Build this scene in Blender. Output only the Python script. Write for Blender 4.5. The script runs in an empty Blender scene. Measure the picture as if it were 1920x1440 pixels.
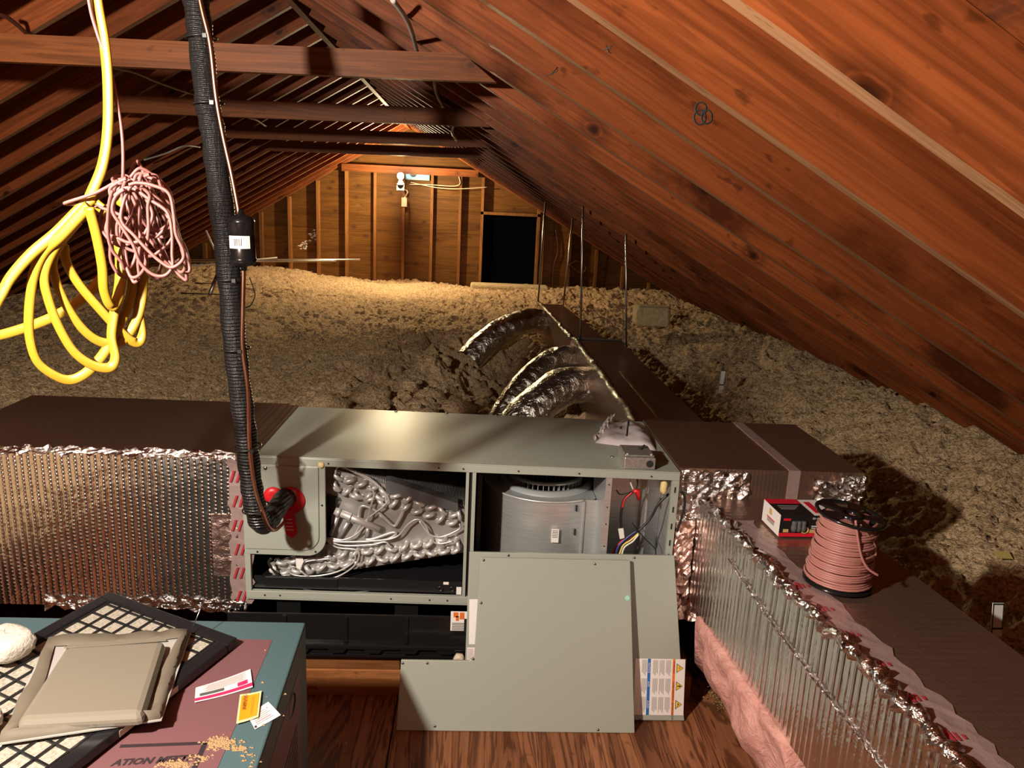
import bpy, math, random
import numpy as np
from mathutils import Vector, Matrix

random.seed(7); RNG = np.random.default_rng(7)
SC = bpy.context.scene
COL = SC.collection
R = math.radians

# ------------------------------------------------------------------ camera
FPX = 1435.0                                   # focal length in pixels of a 1920 x 1440 frame
PITCH, YAW, ROLL, CAM_Z = R(13.14), R(3.04), R(2.69), 1.67
_f = np.array([math.sin(YAW)*math.cos(PITCH), math.cos(YAW)*math.cos(PITCH), -math.sin(PITCH)])
_r = np.array([math.cos(YAW), -math.sin(YAW), 0.0]); _u = np.cross(_r, _f)
RT = _r*math.cos(ROLL) + _u*math.sin(ROLL); UP = _u*math.cos(ROLL) - _r*math.sin(ROLL)
CAM = np.array([0, 0, CAM_Z])
cd = bpy.data.cameras.new('camera'); cam = bpy.data.objects.new('camera', cd); COL.objects.link(cam)
cd.sensor_width = 36.0; cd.lens = FPX/1920*36.0; cd.clip_start = 0.02; cd.clip_end = 60
cam.matrix_world = Matrix(((RT[0], UP[0], -_f[0], 0), (RT[1], UP[1], -_f[1], 0), (RT[2], UP[2], -_f[2], CAM_Z), (0, 0, 0, 1)))
SC.camera = cam
def ray(x, y): return _f + (x-960)/FPX*RT - (y-720)/FPX*UP
def atY(x, y, Y): d = ray(x, y); return CAM + d*(Y/d[1])
def atZ(x, y, Z): d = ray(x, y); return CAM + d*((Z-CAM_Z)/d[2])
def atP(x, y, n, p0): d = ray(x, y); n = np.array(n, float); return CAM + d*(((np.array(p0)-CAM)@n)/(d@n))

# ------------------------------------------------------------------ world, lights, exposure
w = bpy.data.worlds.new('world'); SC.world = w; w.use_nodes = True
w.node_tree.nodes['Background'].inputs[0].default_value = (0.9, 0.95, 1.0, 1)
w.node_tree.nodes['Background'].inputs[1].default_value = 0.0
def lamp(name, loc, power, col, radius):
    l = bpy.data.lights.new(name, 'POINT'); l.energy = power; l.color = col; l.shadow_soft_size = radius
    o = bpy.data.objects.new(name, l); o.location = loc; COL.objects.link(o); return o
KEY = (-1.11, 0.42, 1.97)                      # bare bulb hung under the ridge just left of the photographer
lamp('near_bulb_light', KEY, 395, (1.0, 0.90, 0.77), 0.045)
BULB = tuple(atY(751, 330, 10.7))
lamp('far_bulb_light', (BULB[0], BULB[1]-0.05, BULB[2]), 350, (1.0, 0.80, 0.46), 0.05)
vs = SC.view_settings; vs.view_transform = 'Standard'; vs.look = 'None'; vs.gamma = 1; vs.use_curve_mapping = False
vs.exposure = 0.0

# ------------------------------------------------------------------ mesh helpers
ORG = {}                                       # world origin of every object built
class MB:
    def __init__(s): s.v = []; s.f = []; s.sm = []
    def add(s, vs, fs, smooth=False):
        n = len(s.v); s.v += [tuple(map(float, p)) for p in vs]; s.f += [tuple(i+n for i in f) for f in fs]; s.sm += [smooth]*len(fs); return s
    def box(s, x0, x1, y0, y1, z0, z1, T=None):
        P = [(x, y, z) for z in (z0, z1) for y in (y0, y1) for x in (x0, x1)]
        if T: P = [T(p) for p in P]
        return s.add(P, [(0, 2, 3, 1), (4, 5, 7, 6), (0, 1, 5, 4), (2, 6, 7, 3), (0, 4, 6, 2), (1, 3, 7, 5)])
    def hexa(s, bot, top):                     # two quads, same winding
        return s.add(list(bot)+list(top), [(3, 2, 1, 0), (4, 5, 6, 7), (0, 1, 5, 4), (1, 2, 6, 5), (2, 3, 7, 6), (3, 0, 4, 7)])
    def prism(s, poly, h, O, X, Y, N=None):    # polygon in plane (O,X,Y), extruded by h along N
        O, X, Y = map(np.array, (O, X, Y)); N = np.cross(X, Y) if N is None else np.array(N)
        n = len(poly); a = [O+X*p[0]+Y*p[1] for p in poly]; b = [q+N*h for q in a]
        return s.add(a+b, [tuple(range(n))[::-1], tuple(range(n, 2*n))]+[(i, (i+1) % n, n+(i+1) % n, n+i) for i in range(n)])
    def tube(s, pts, r, n=8, closed=False, ry=None, up=None, caps=True):
        P = [np.array(p, float) for p in pts]; m = len(P); ry = r if ry is None else ry
        rr = r if hasattr(r, '__len__') else [r]*m; yy = ry if hasattr(ry, '__len__') else [ry]*m
        vs = []; prev = None
        for i in range(m):
            t = (P[(i+1) % m]-P[i-1]) if closed else (P[min(i+1, m-1)]-P[max(i-1, 0)])
            t = t/(np.linalg.norm(t)+1e-12)
            if up is not None: a = np.array(up, float)
            elif prev is None: a = np.array([0, 0, 1.]) if abs(t[2]) < .9 else np.array([1., 0, 0])
            else: a = prev
            a = a-t*(a@t); a = a/(np.linalg.norm(a)+1e-12); prev = a; b = np.cross(t, a)
            for k in range(n):
                c = 2*math.pi*k/n; vs.append(P[i]+a*rr[i]*math.cos(c)+b*yy[i]*math.sin(c))
        fs = []
        for i in range(m if closed else m-1):
            j = (i+1) % m
            for k in range(n): fs.append((i*n+k, i*n+(k+1) % n, j*n+(k+1) % n, j*n+k))
        s.add(vs, fs, True)
        if caps and not closed:
            N = len(s.v)-len(vs)
            s.f += [tuple(N+k for k in range(n))[::-1], tuple(N+(m-1)*n+k for k in range(n))]; s.sm += [False, False]
        return s
    def lathe(s, prof, c, n=24, axis=(0, 0, 1), cap=True):
        ax = np.array(axis, float); ax /= np.linalg.norm(ax); a = np.array([1., 0, 0]) if abs(ax[0]) < .9 else np.array([0, 1., 0])
        a = a-ax*(a@ax); a /= np.linalg.norm(a); b = np.cross(ax, a); c = np.array(c, float); vs = []
        for (r, h) in prof:
            for k in range(n):
                t = 2*math.pi*k/n; vs.append(c+ax*h+(a*math.cos(t)+b*math.sin(t))*r)
        fs = [(i*n+k, i*n+(k+1) % n, (i+1)*n+(k+1) % n, (i+1)*n+k) for i in range(len(prof)-1) for k in range(n)]
        s.add(vs, fs, True)
        if cap:
            N = len(s.v)-len(vs); m = len(prof)
            s.f += [tuple(N+k for k in range(n))[::-1], tuple(N+(m-1)*n+k for k in range(n))]; s.sm += [False, False]
        return s
    def grid(s, P, smooth=True):               # P: (rows, cols, 3) array
        P = np.asarray(P); r, c, _ = P.shape
        return s.add(P.reshape(-1, 3), [(i*c+j, i*c+j+1, (i+1)*c+j+1, (i+1)*c+j) for i in range(r-1) for j in range(c-1)], smooth)
    def mesh(s, name, mat, org=(0, 0, 0)):
        me = bpy.data.meshes.new(name); o = np.array(org)
        me.from_pydata([tuple(np.array(p)-o) for p in s.v], [], s.f); me.polygons.foreach_set('use_smooth', s.sm)
        me.validate(); me.update()
        if mat: me.materials.append(mat)
        return me
    def build(s, name, mat, parent=None, label=None, cat=None, group=None, kind=None, bevel=0, org=None):
        if parent is not None: org = ORG[parent.name]
        elif org is None:
            a = np.array(s.v); org = ((a[:, 0].min()+a[:, 0].max())/2, (a[:, 1].min()+a[:, 1].max())/2, a[:, 2].min())
        o = bpy.data.objects.new(name, s.mesh(name, mat, org)); COL.objects.link(o); ORG[o.name] = tuple(org)
        if parent is not None: o.parent = parent
        else: o.location = org
        if bevel:
            b = o.modifiers.new('bevel', 'BEVEL'); b.width = bevel; b.segments = 2; b.limit_method = 'ANGLE'; b.angle_limit = R(40)
        return tag(o, label, cat, group, kind)
def tag(o, label=None, cat=None, group=None, kind=None):
    for k, v in (('label', label), ('category', cat), ('group', group), ('kind', kind)):
        if v: o[k] = v
    return o
def thing(name, label, cat, loc=(0, 0, 0), group=None):
    o = bpy.data.objects.new(name, None); COL.objects.link(o); o.location = loc; ORG[o.name] = tuple(loc); o.empty_display_size = .05
    return tag(o, label, cat, group)
def bez(pts, n=8):                             # Catmull-Rom through points
    P = [np.array(p, float) for p in pts]; P = [2*P[0]-P[1]]+P+[2*P[-1]-P[-2]]; out = []
    for i in range(1, len(P)-2):
        for k in range(n):
            t = k/n; a, b, c, d = P[i-1:i+3]
            out.append(.5*((2*b)+(c-a)*t+(2*a-5*b+4*c-d)*t*t+(3*b-a-3*c+d)*t**3))
    return out+[P[-2]]
def text_mesh(txt, size, O, X, Y, name, mat, parent, align='LEFT', shear=0, bold=0.0, lift=0.0004):
    c = bpy.data.curves.new('t', 'FONT'); c.body = txt; c.size = size; c.align_x = align; c.shear = shear; c.offset = bold; c.resolution_u = 2
    o = bpy.data.objects.new('t', c); COL.objects.link(o); bpy.context.view_layer.update()
    me = bpy.data.meshes.new_from_object(o.evaluated_get(bpy.context.evaluated_depsgraph_get())); bpy.data.objects.remove(o)
    O, X, Y = map(lambda q: np.array(q, float), (O, X, Y)); N = np.cross(X, Y); org = np.array(ORG[parent.name])
    for v in me.vertices: v.co = Vector(O+X*v.co[0]+Y*v.co[1]+N*lift-org)
    me.materials.clear(); me.materials.append(mat)
    t = bpy.data.objects.new(name, me); COL.objects.link(t); t.parent = parent; ORG[t.name] = tuple(org); return t

# ------------------------------------------------------------------ value noise
def _h(ix, iy, s):
    n = (ix.astype(np.int64)*374761393 + iy.astype(np.int64)*668265263 + s*974634777) & 0x7fffffff
    n = ((n ^ (n >> 13))*1274126177) & 0x7fffffff; return ((n ^ (n >> 16)) & 0xffff)/65535.0
def vnoise(x, y, s=0):
    ix, iy = np.floor(x), np.floor(y); fx, fy = x-ix, y-iy; fx = fx*fx*(3-2*fx); fy = fy*fy*(3-2*fy)
    a, b, c, d = _h(ix, iy, s), _h(ix+1, iy, s), _h(ix, iy+1, s), _h(ix+1, iy+1, s)
    return (a*(1-fx)+b*fx)*(1-fy)+(c*(1-fx)+d*fx)*fy
def sstep(a, b, x): t = np.clip((x-a)/(b-a), 0, 1); return t*t*(3-2*t)

# ------------------------------------------------------------------ materials
class NT:
    def __init__(s, name):
        s.m = bpy.data.materials.new(name); s.m.use_nodes = True; s.t = s.m.node_tree; s.b = s.t.nodes['Principled BSDF']
    def n(s, typ, **k):
        nd = s.t.nodes.new('ShaderNode'+typ)
        for a, v in k.items():
            if a == 'i':
                for key, val in v.items():
                    if hasattr(val, 'is_linked'): s.t.links.new(val, nd.inputs[key])
                    else: nd.inputs[key].default_value = val
            else: setattr(nd, a, v)
        return nd
    def set(s, **k):
        for a, v in k.items():
            a = a.replace('_', ' ')
            if hasattr(v, 'is_linked'): s.t.links.new(v, s.b.inputs[a])
            else: s.b.inputs[a].default_value = v
        return s
    def coord(s, scale=(1, 1, 1), kind='Object', rnd=0.0, rot=(0, 0, 0)):
        tc = s.n('TexCoord').outputs[kind]
        if rnd:
            oi = s.n('ObjectInfo').outputs['Random']; ml = s.n('Math', operation='MULTIPLY', i={0: oi, 1: rnd}).outputs[0]
            tc = s.n('VectorMath', operation='ADD', i={0: tc, 1: s.n('CombineXYZ', i={0: ml, 1: ml, 2: ml}).outputs[0]}).outputs[0]
        return s.n('Mapping', i={'Vector': tc, 'Scale': scale, 'Rotation': rot}).outputs[0]
    def noise(s, vec, scale, detail=3, rough=.55, dist=0): return s.n('TexNoise', i={'Vector': vec, 'Scale': scale, 'Detail': detail, 'Roughness': rough, 'Distortion': dist}).outputs['Fac']
    def ramp(s, fac, *stops):
        r = s.n('ValToRGB', i={0: fac}); e = r.color_ramp.elements
        while len(e) < len(stops): e.new(.5)
        for q, (p, c) in zip(e, stops): q.position = p; q.color = tuple(c)+(1,) if len(c) == 3 else c
        return r.outputs[0]
    def mix(s, fac, a, b, mode='MIX'):
        m = s.n('Mix', data_type='RGBA', blend_type=mode)
        for i, v in ((0, fac), (6, a), (7, b)):
            if hasattr(v, 'is_linked'): s.t.links.new(v, m.inputs[i])
            else: m.inputs[i].default_value = v if i == 0 else tuple(v)+(1,)
        return m.outputs[2]
    def math(s, op, a, b=0.0, c=0.0): return s.n('Math', operation=op, i={0: a, 1: b, 2: c}).outputs[0]
    def bump(s, h, strength=.3, dist=.01):
        s.t.links.new(s.n('Bump', i={'Height': h, 'Strength': strength, 'Distance': dist}).outputs[0], s.b.inputs['Normal']); return s
def plain(name, col, rough=.5, metal=0, **k): return NT(name).set(Base_Color=tuple(col)+(1,), Roughness=rough, Metallic=metal, **k).m
def srgb(r, g, b): return tuple(((c/255+.055)/1.055)**2.4 if c > 10 else c/255/12.92 for c in (r, g, b))
def wood(name, dark, light, knot=(.06, .02, .01), rough=.5, long='x', stain=.25, fine=.35, rnd=50.0, kn=.055, cont=.35, rings=34.0, sth=.56):
    t = NT(name); ax = {'x': (1, 1, 1), 'y': (0, 0, R(90)), 'z': (0, R(90), 0)}
    a, b = (.7, 11.0); sc = {'x': (a, b, b), 'y': (b, a, b), 'z': (b, b, a)}[long]
    big = t.noise(t.coord(sc, rnd=rnd), 1.0, 4, .6, .6)
    s2 = {'x': (2.5, 110, 110), 'y': (110, 2.5, 110), 'z': (110, 110, 2.5)}[long]
    fin = t.noise(t.coord(s2, rnd=rnd), 1.0, 2, .6)
    col = t.ramp(big, (.30, dark), (.70, light))
    col = t.mix(fine, col, t.ramp(fin, (.30, tuple(c*.55 for c in dark)), (.65, light)))
    ctr = t.math('MULTIPLY_ADD', t.math('SINE', t.math('MULTIPLY', big, rings)), .5, .5)
    col = t.mix(t.math('MULTIPLY', t.ramp(ctr, (.45, (0, 0, 0)), (.95, (1, 1, 1))), cont), col, tuple(c*.45 for c in dark))
    if stain:
        st = t.noise(t.coord((1.5, 3, 3) if long == 'x' else (2, 2, 2), rnd=rnd), 1.3, 5, .65)
        col = t.mix(t.math('MULTIPLY', t.ramp(st, (sth, (0, 0, 0)), (sth+.16, (1, 1, 1))), stain), col, tuple(c*.35 for c in dark))
    if kn:                                     # knots: sparse cells on the broad face
        sp = t.n('SeparateXYZ', i={0: t.coord((1, 1, 1), rnd=rnd)}).outputs
        q = t.n('CombineXYZ', i={0: t.math('MULTIPLY', sp[0], 2.6), 1: t.math('MULTIPLY', sp[1 if long == 'y' else 2], 4.2)}).outputs[0]
        nz = t.noise(t.coord((9, 9, 9), rnd=rnd), 1, 3); qn = t.n('VectorMath', operation='ADD', i={0: q, 1: t.n('CombineXYZ', i={0: t.math('MULTIPLY', nz, .10), 1: t.math('MULTIPLY', nz, .10)}).outputs[0]}).outputs[0]
        vo = t.n('TexVoronoi', voronoi_dimensions='2D', i={'Vector': qn, 'Scale': 1.0, 'Randomness': 1.0}).outputs
        keep = t.math('GREATER_THAN', t.n('SeparateColor', i={0: vo['Color']}).outputs[0], .5)
        kf = t.ramp(vo['Distance'], (kn*.35, (1, 1, 1)), (kn*.8, (.55, .55, .55)), (kn*.95, (.15, .15, .15)), (kn*1.15, (.5, .5, .5)), (kn*2.4, (0, 0, 0)))
        col = t.mix(t.math('MULTIPLY', kf, keep), col, knot)
    spk = t.noise(t.coord((16, 34, 34) if long == 'x' else (22, 22, 22), rnd=rnd), 1.0, 2)
    col = t.mix(t.math('MULTIPLY', t.ramp(spk, (.66, (0, 0, 0)), (.74, (1, 1, 1))), .55), col, knot)
    ri = t.n('ObjectInfo').outputs['Random']; col = t.mix(1.0, col, t.ramp(ri, (0, (.62, .60, .58)), (1, (1.15, 1.15, 1.15))), 'MULTIPLY')
    t.set(Base_Color=col, Roughness=rough, Specular_IOR_Level=.16); t.bump(fin, .15, .002); return t.m
def foil(name, rib='x', tint=(.84, .83, .82), rough=.22, rib_scale=48.0, strength=.8, dist=.006, weave=True, metal=1.0):
    # reinforced aluminium facing: parallel glass-fibre strands with small dimples between them, foil ripples under all
    t = NT(name); tc = t.n('SeparateXYZ', i={0: t.coord()}).outputs
    ia, ib = {'x': (0, 2), 'z': (2, 0), 'y': (1, 0), 'xy': (1, 0), 'yz': (1, 2)}[rib]
    wob = t.noise(t.coord((1, 1, 1)), 3.0, 3)
    u = t.math('ADD', tc[ia], t.math('MULTIPLY', wob, .012))
    su = t.math('SINE', t.math('MULTIPLY', u, rib_scale*2*math.pi)); su = t.math('POWER', t.math('MULTIPLY_ADD', su, .5, .5), 3.0)
    sv = t.math('SINE', t.math('ADD', t.math('MULTIPLY', tc[ib], 75*2*math.pi), t.math('MULTIPLY', u, rib_scale*math.pi)))
    h = t.math('ADD', su, t.math('MULTIPLY', t.math('MULTIPLY', sv, su), .55 if weave else 0.0))
    rip = t.noise(t.coord((1, 1, 1)), 9.0, 4, .6, .4)
    h = t.math('ADD', t.math('MULTIPLY', h, .35), t.math('MULTIPLY', rip, 1.3)); 
    big = t.noise(t.coord((1, 1, 1)), 2.2, 3, .5)
    t.set(Base_Color=t.ramp(big, (.35, tuple(c*.86 for c in tint)), (.65, tint)), Metallic=metal, Roughness=rough); t.bump(h, strength, dist); return t.m
def crumple(name, tint=(.8, .79, .78), rough=.12, scale=26, strength=.7, dist=.012, metal=1.0):
    t = NT(name); v = t.n('TexVoronoi', feature='F1', i={'Vector': t.coord(), 'Scale': scale}).outputs['Distance']
    nz = t.noise(t.coord(), scale*1.7, 4, .65, 1.2); t.set(Base_Color=tint+(1,), Metallic=metal, Roughness=rough); t.bump(t.math('ADD', v, nz), strength, dist); return t.m

M = {}
M['rafter'] = wood('rafter_wood', (.135, .030, .008), (.31, .082, .023), knot=(.03, .008, .003), rough=.45, stain=.55, kn=.085)
M['rafter_edge'] = wood('rafter_sawn_edge', (.22, .10, .042), (.34, .18, .09), rough=.6, kn=0, stain=.1)
M['tie'] = wood('tie_wood', (.115, .033, .009), (.23, .072, .019), rough=.5, stain=.35, kn=.06)
M['sheath'] = wood('sheathing_plywood', (.11, .024, .006), (.20, .052, .014), rough=.6, kn=.04)
M['wallply'] = wood('wall_plywood', (.115, .043, .008), (.225, .10, .02), rough=.6, stain=.3, kn=.07, rnd=20)
M['stud'] = wood('stud_wood', (.17, .065, .018), (.32, .14, .042), long='z', rough=.6, kn=0)
M['floorply'] = wood('floor_plywood', (.10, .032, .012), (.34, .145, .068), long='y', rough=.45, stain=.2, fine=.2, kn=.02, cont=.7, rings=60.0)
M['rafter_stain'] = wood('stained_rafter_wood', (.135, .030, .008), (.31, .082, .023), knot=(.03, .008, .003), rough=.45, stain=.9, sth=.44, kn=.085)
M['lumber'] = wood('platform_lumber', (.19, .065, .02), (.34, .14, .05), rough=.55, kn=.04)
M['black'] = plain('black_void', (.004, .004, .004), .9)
M['grey'] = plain('grey_painted_steel', srgb(163, 157, 142), .42)
M['galv'] = plain('galvanised_steel', (.55, .56, .56), .28, 1.0)
# ------------------------------------------------------------------ the setting
RX, RZ = -1.0, 2.66                            # underside of the ridge
SL, SR = .5833, .56                            # left and right roof slopes
RD = .15                                       # rafter depth
Y0, Y1 = -2.9, 11.43
aL, aR = math.atan(SL), math.atan(SR)
mb = MB()
for s, a in ((-1, aL), (1, aR)):
    o = RD/math.cos(a); L = 5.4
    p = [(RX, RZ+o), (RX+s*L, RZ+o-L*math.tan(a))]; q = [(x, z+.016) for x, z in p]
    for (b, t) in ((p, q),):
        mb.hexa([(b[0][0], Y0, b[0][1]), (b[1][0], Y0, b[1][1]), (b[1][0], Y1, b[1][1]), (b[0][0], Y1, b[0][1])],
                [(t[0][0], Y0, t[0][1]), (t[1][0], Y0, t[1][1]), (t[1][0], Y1, t[1][1]), (t[0][0], Y1, t[0][1])])
ceil = mb.build('ceiling', M['sheath'], kind='structure', label='pitched plywood roof deck carried on closely spaced rafters', org=(RX, 0, RZ))
def plank(L, T, D, wane=0):                    # local x along the board, y thickness, z depth (0 = underside)
    m = MB()
    if wane:
        N = 30; P = []
        for i in range(N+1):
            x = L*i/N; wv = wane*(.55+.45*math.sin(i*1.1)+.35*math.sin(i*2.7))
            P.append([(x, T, 0), (x, min(T*.6, wv*.25), 0), (x, 0, max(.004, wv)), (x, 0, D), (x, T, D)])
        vs = [v for r in P for v in r]; m.add(vs, [(i*5+k, i*5+(k+1) % 5, (i+1)*5+(k+1) % 5, (i+1)*5+k) for i in range(N) for k in range(5)])
        return m
    return m.box(0, L, 0, T, 0, D)
def rot_obj(name, me, parent, loc, ry=0, rz=0, rx=0):
    o = bpy.data.objects.new(name, me); COL.objects.link(o); o.parent = parent; p = np.array(ORG[parent.name])
    o.location = Vector(np.array(loc)-p); o.rotation_euler = (rx, ry, rz); ORG[o.name] = tuple(loc); return o
LR = 5.3
mesh_r = plank(LR, .038, RD-.001).mesh('rafter', M['rafter']); mesh_w = plank(LR, .038, RD-.001, .03).mesh('rafter_waney', M['rafter'])
def mir(m):                                    # mirror of a plank for the left slope
    n = MB(); n.v = [(-x, y, z) for x, y, z in m.v]; n.f = [f[::-1] for f in m.f]; n.sm = m.sm; return n
# paler sawn underside
def edge_mat(me):
    me.materials.append(M['rafter_edge'])
    for p in me.polygons:
        if abs(p.normal.z) > .9 and p.center.z < .01: p.material_index = 1
    return me
edge_mat(mesh_r); edge_mat(mesh_w)
mesh_s = edge_mat(plank(LR, .038, RD-.001).mesh('rafter_stained', M['rafter_stain']))
mesh_l = mir(plank(LR, .038, RD-.001)).mesh('rafter', M['rafter']); edge_mat(mesh_l)
k0 = -9
for k in range(k0, 26):
    y = 1.0+.4064*k
    if y > Y1-.06: break
    rot_obj('rafter', mesh_w if k == 0 else mesh_s if k in (4, 9) else mesh_r, ceil, (RX+.02, y, RZ-.02*SR), ry=aR)
    rot_obj('rafter', mesh_l, ceil, (RX-.02, y+.2, RZ-.02*SL), ry=-aL)
MB().box(RX-.019, RX+.019, Y0, Y1-.1, RZ-.03, RZ+.15).build('ridge_board', M['sheath'], ceil)
TZ = 2.085
def tie(y, z0, d=.089, t=.038):
    xl = RX-(RZ-z0)/SL-.02; xr = RX+(RZ-z0)/SR+.02; m = MB(); c = .0
    xl2 = RX-(RZ-z0-d)/SL; xr2 = RX+(RZ-z0-d)/SR
    m.prism([(xl, z0), (xr, z0), (xr2+.06, z0+d), (xl2-.06, z0+d)], t, (0, y, 0), (1, 0, 0), (0, 0, 1), (0, 1, 0))
    m.f = [f[::-1] for f in m.f]
    m.v = [(x-RX, yy-y, z-z0+.012*(x-RX-1.0)) for x, yy, z in m.v]
    rot_obj('collar_tie', m.mesh('collar_tie', M['tie']), ceil, (RX, y, z0))
for y in (-.42, 2.85, 4.45, 6.05, 7.55): tie(y, TZ)
# far gable wall with boarded opening
YW = Y1
def zroof(x): return RZ+.12-(SL if x < RX else SR)*abs(x-RX)
wall = MB()
gw = [(RX-4.6, 0), (.07, 0), (.07, zroof(.07)), (RX, zroof(RX)), (RX-4.4, zroof(RX-4.4)), (RX-4.6, 0)]
xs = [-5.4, -3.7, -2.3, -1.097, .06]
wall = MB().prism([(-5.6, -.2), (3.7, -.2), (3.7, zroof(3.7)), (RX, zroof(RX)), (-5.6, zroof(-5.6))], .02, (0, YW+.03, 0), (1, 0, 0), (0, 0, 1), (0, 1, 0))
DX0, DX1, DZ1 = .075, .86, 1.52
wb = MB()
def gable_piece(x0, x1, z0, z1, y0, y1, m):
    """panel clipped under the roof line"""
    top = lambda x: min(z1, zroof(x)-.02)
    xsx = sorted({x0, x1, *[x for x in (RX, RX-(RZ+.1-z1)/SL, RX+(RZ+.1-z1)/SR) if x0 < x < x1]})
    P = [(x0, z0), (x1, z0)]+[(x, max(z0, top(x))) for x in reversed(xsx)]
    m.prism(P, y1-y0, (0, y0, 0), (1, 0, 0), (0, 0, 1), (0, 1, 0)); return m
back = MB()
gable_piece(-5.6, DX0, -.2, 9, YW+.012, YW+.03, back); gable_piece(DX0, DX1, DZ1, 9, YW+.012, YW+.03, back); gable_piece(DX1, 3.7, -.2, 9, YW+.012, YW+.03, back)
wall_b = back.build('wall_back', M['wallply'], kind='structure', label='far gable wall of plywood panels between bare studs', org=(RX, YW, 0))
SX = -3.129; zs = float(atY(725, 433, YW)[2])
cols = [(-5.6, SX), (SX, SX+.4064*5+.019), (SX+.4064*5+.019, DX0)]
for (x0, x1) in cols:
    for (z0, z1) in ((-.2, zs), (zs, 9)):
        if zroof((x0+x1)/2) < z0+.1: continue
        g = gable_piece(x0+.002, x1-.002, z0+.002, z1-.002, YW, YW+.012, MB())
        g.build('plywood_panel', M['wallply'], wall_b)
gable_piece(DX0, DX1, DZ1+.05, 9, YW, YW+.012, MB()).build('plywood_panel', M['wallply'], wall_b)
gable_piece(DX1+.05, 3.7, -.2, 9, YW, YW+.012, MB()).build('plywood_panel', M['wallply'], wall_b)
for k in range(-5, 17):
    x = SX+.4064*k
    if DX0-.06 < x < DX1+.03: continue
    zt = zroof(x+.02)-.14
    zt = min(zt, TZ+.02)
    if zt < .3: continue
    MB().box(x, x+.038, YW-.09, YW-.0005, -.1, zt).build('stud', M['stud'], wall_b)
for (x0, x1, z0, z1) in ((DX0-.04, DX0, -.1, 2.0), (DX1, DX1+.04, -.1, DZ1+.2), (DX0-.04, DX1+.04, DZ1, DZ1+.04)):
    if z1 > 1.9: z1 = zroof(x0)-.16
    MB().box(x0, x1, YW-.09, YW-.0005, z0, z1).build('door_trim', M['stud'], wall_b)
# gable rafters against the far wall and its top plate
for s, a in ((-1, aL), (1, aR)):
    m = mesh_l if s < 0 else mesh_r
    for yy in (YW-.135,):
        rot_obj('rafter', m, ceil, (RX+s*.02, yy, RZ-.02*math.tan(a)-.0), ry=s*a)
m = MB(); zz = TZ+.015
m.box(RX-(RZ-zz)/SL+.02, RX+(RZ-zz)/SR-.02, YW-.18, YW-.142, zz-.07, zz+.03).build('top_plate', M['tie'], wall_b)
# dark opening: recess coloured black to paint in the darkness beyond
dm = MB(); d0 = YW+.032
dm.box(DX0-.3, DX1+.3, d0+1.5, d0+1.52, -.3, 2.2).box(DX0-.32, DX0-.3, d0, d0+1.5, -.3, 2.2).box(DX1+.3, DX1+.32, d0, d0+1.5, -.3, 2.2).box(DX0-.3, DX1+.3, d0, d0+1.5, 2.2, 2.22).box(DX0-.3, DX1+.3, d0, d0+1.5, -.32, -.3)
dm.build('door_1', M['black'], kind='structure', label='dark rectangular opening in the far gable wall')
# wall behind the photographer and side knee areas, so that the attic is closed
MB().prism([(-5.6, -.3), (3.7, -.3), (3.7, zroof(3.7)), (RX, zroof(RX)), (-5.6, zroof(-5.6))], .02, (0, Y0-.02, 0), (1, 0, 0), (0, 0, 1), (0, 1, 0)).build('wall_front', M['wallply'], kind='structure', label='plywood gable wall behind the photographer')
# floor: ceiling boards of the storey below, plywood sheets laid over them near the hatch
floor = MB().box(-5.6, 3.7, Y0, Y1+.03, -.22, -.20).build('floor', M['sheath'], kind='structure', label='attic floor deck with plywood sheets by the air handler', org=(0, 0, -.2))
for (x0, x1, y0, y1) in ((-1.45, -.222, 1.2, 2.62), (-.218, 1.0, 1.2, 2.62), (-1.45, -.222, -1.2, 1.196), (-.218, 1.0, -1.2, 1.196)):
    MB().box(x0, x1, y0, y1, -.19, 0).build('plywood_sheet', M['floorply'], floor)
# ------------------------------------------------------------------ loose-fill insulation
t = NT('loose_fill_cellulose')
n1 = t.noise(t.coord(), 60, 4, .65, .3); n2 = t.noise(t.coord(), 6, 3)
t.set(Base_Color=t.mix(.42, t.ramp(n1, (.36, (.10, .065, .03)), (.54, (.86, .61, .36))), t.ramp(n2, (.3, (.57, .40, .23)), (.7, (.82, .59, .35)))), Roughness=1.0, Specular_IOR_Level=.05)  # dark noise tones paint the shade of crevices between clumps
t.bump(n1, 1.0, .03); M['insul'] = t.m
def ins_h(X, Y):
    h = .28+.024*np.clip(Y-3, 0, 9)
    h = h+.33*sstep(1.55, 2.9, X)*(1-sstep(5, 10.5, Y))+.12*sstep(-1.5, -3.0, X)
    tr = np.exp(-((X-.25)/.42)**2)*sstep(2.9, 3.6, Y)*(1-sstep(6.2, 7.6, Y)); h = h-.36*tr
    ed = np.exp(-((X-1.38)/.10)**2)*sstep(3, 3.4, Y)*(1-sstep(6.0, 7.0, Y)); h = h-.16*ed
    rough = .3+.7*np.clip(tr*1.6+np.exp(-((X+.15)/.75)**2)*sstep(2.9, 4, Y)*(1-sstep(7.0, 8.3, Y)), 0, 1)+.15*(X > 1.3)
    big = (vnoise(X*1.1, Y*1.1, 1)-.5)*.10+(vnoise(X*2.7+5, Y*2.7, 2)-.5)*.07
    def puff(s, sd): v = 1-np.abs(2*vnoise(X*s+1.2*vnoise(X*s*.7, Y*s*.7, sd+9), Y*s+1.2*vnoise(X*s*.7+9, Y*s*.7, sd+17), sd)-1); return v
    lum = (puff(4.6, 3)-.5)*.20*rough**1.5+(puff(12, 4)-.5)*.07*rough+(puff(24, 5)-.5)*.040+(vnoise(X*46, Y*46, 6)-.5)*.022
    return h+big*.8+lum
ys = np.concatenate([np.arange(1.0, 3.0, .03), np.arange(3.0, 7.2, .012), np.arange(7.2, 11.43, .02)])
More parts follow.
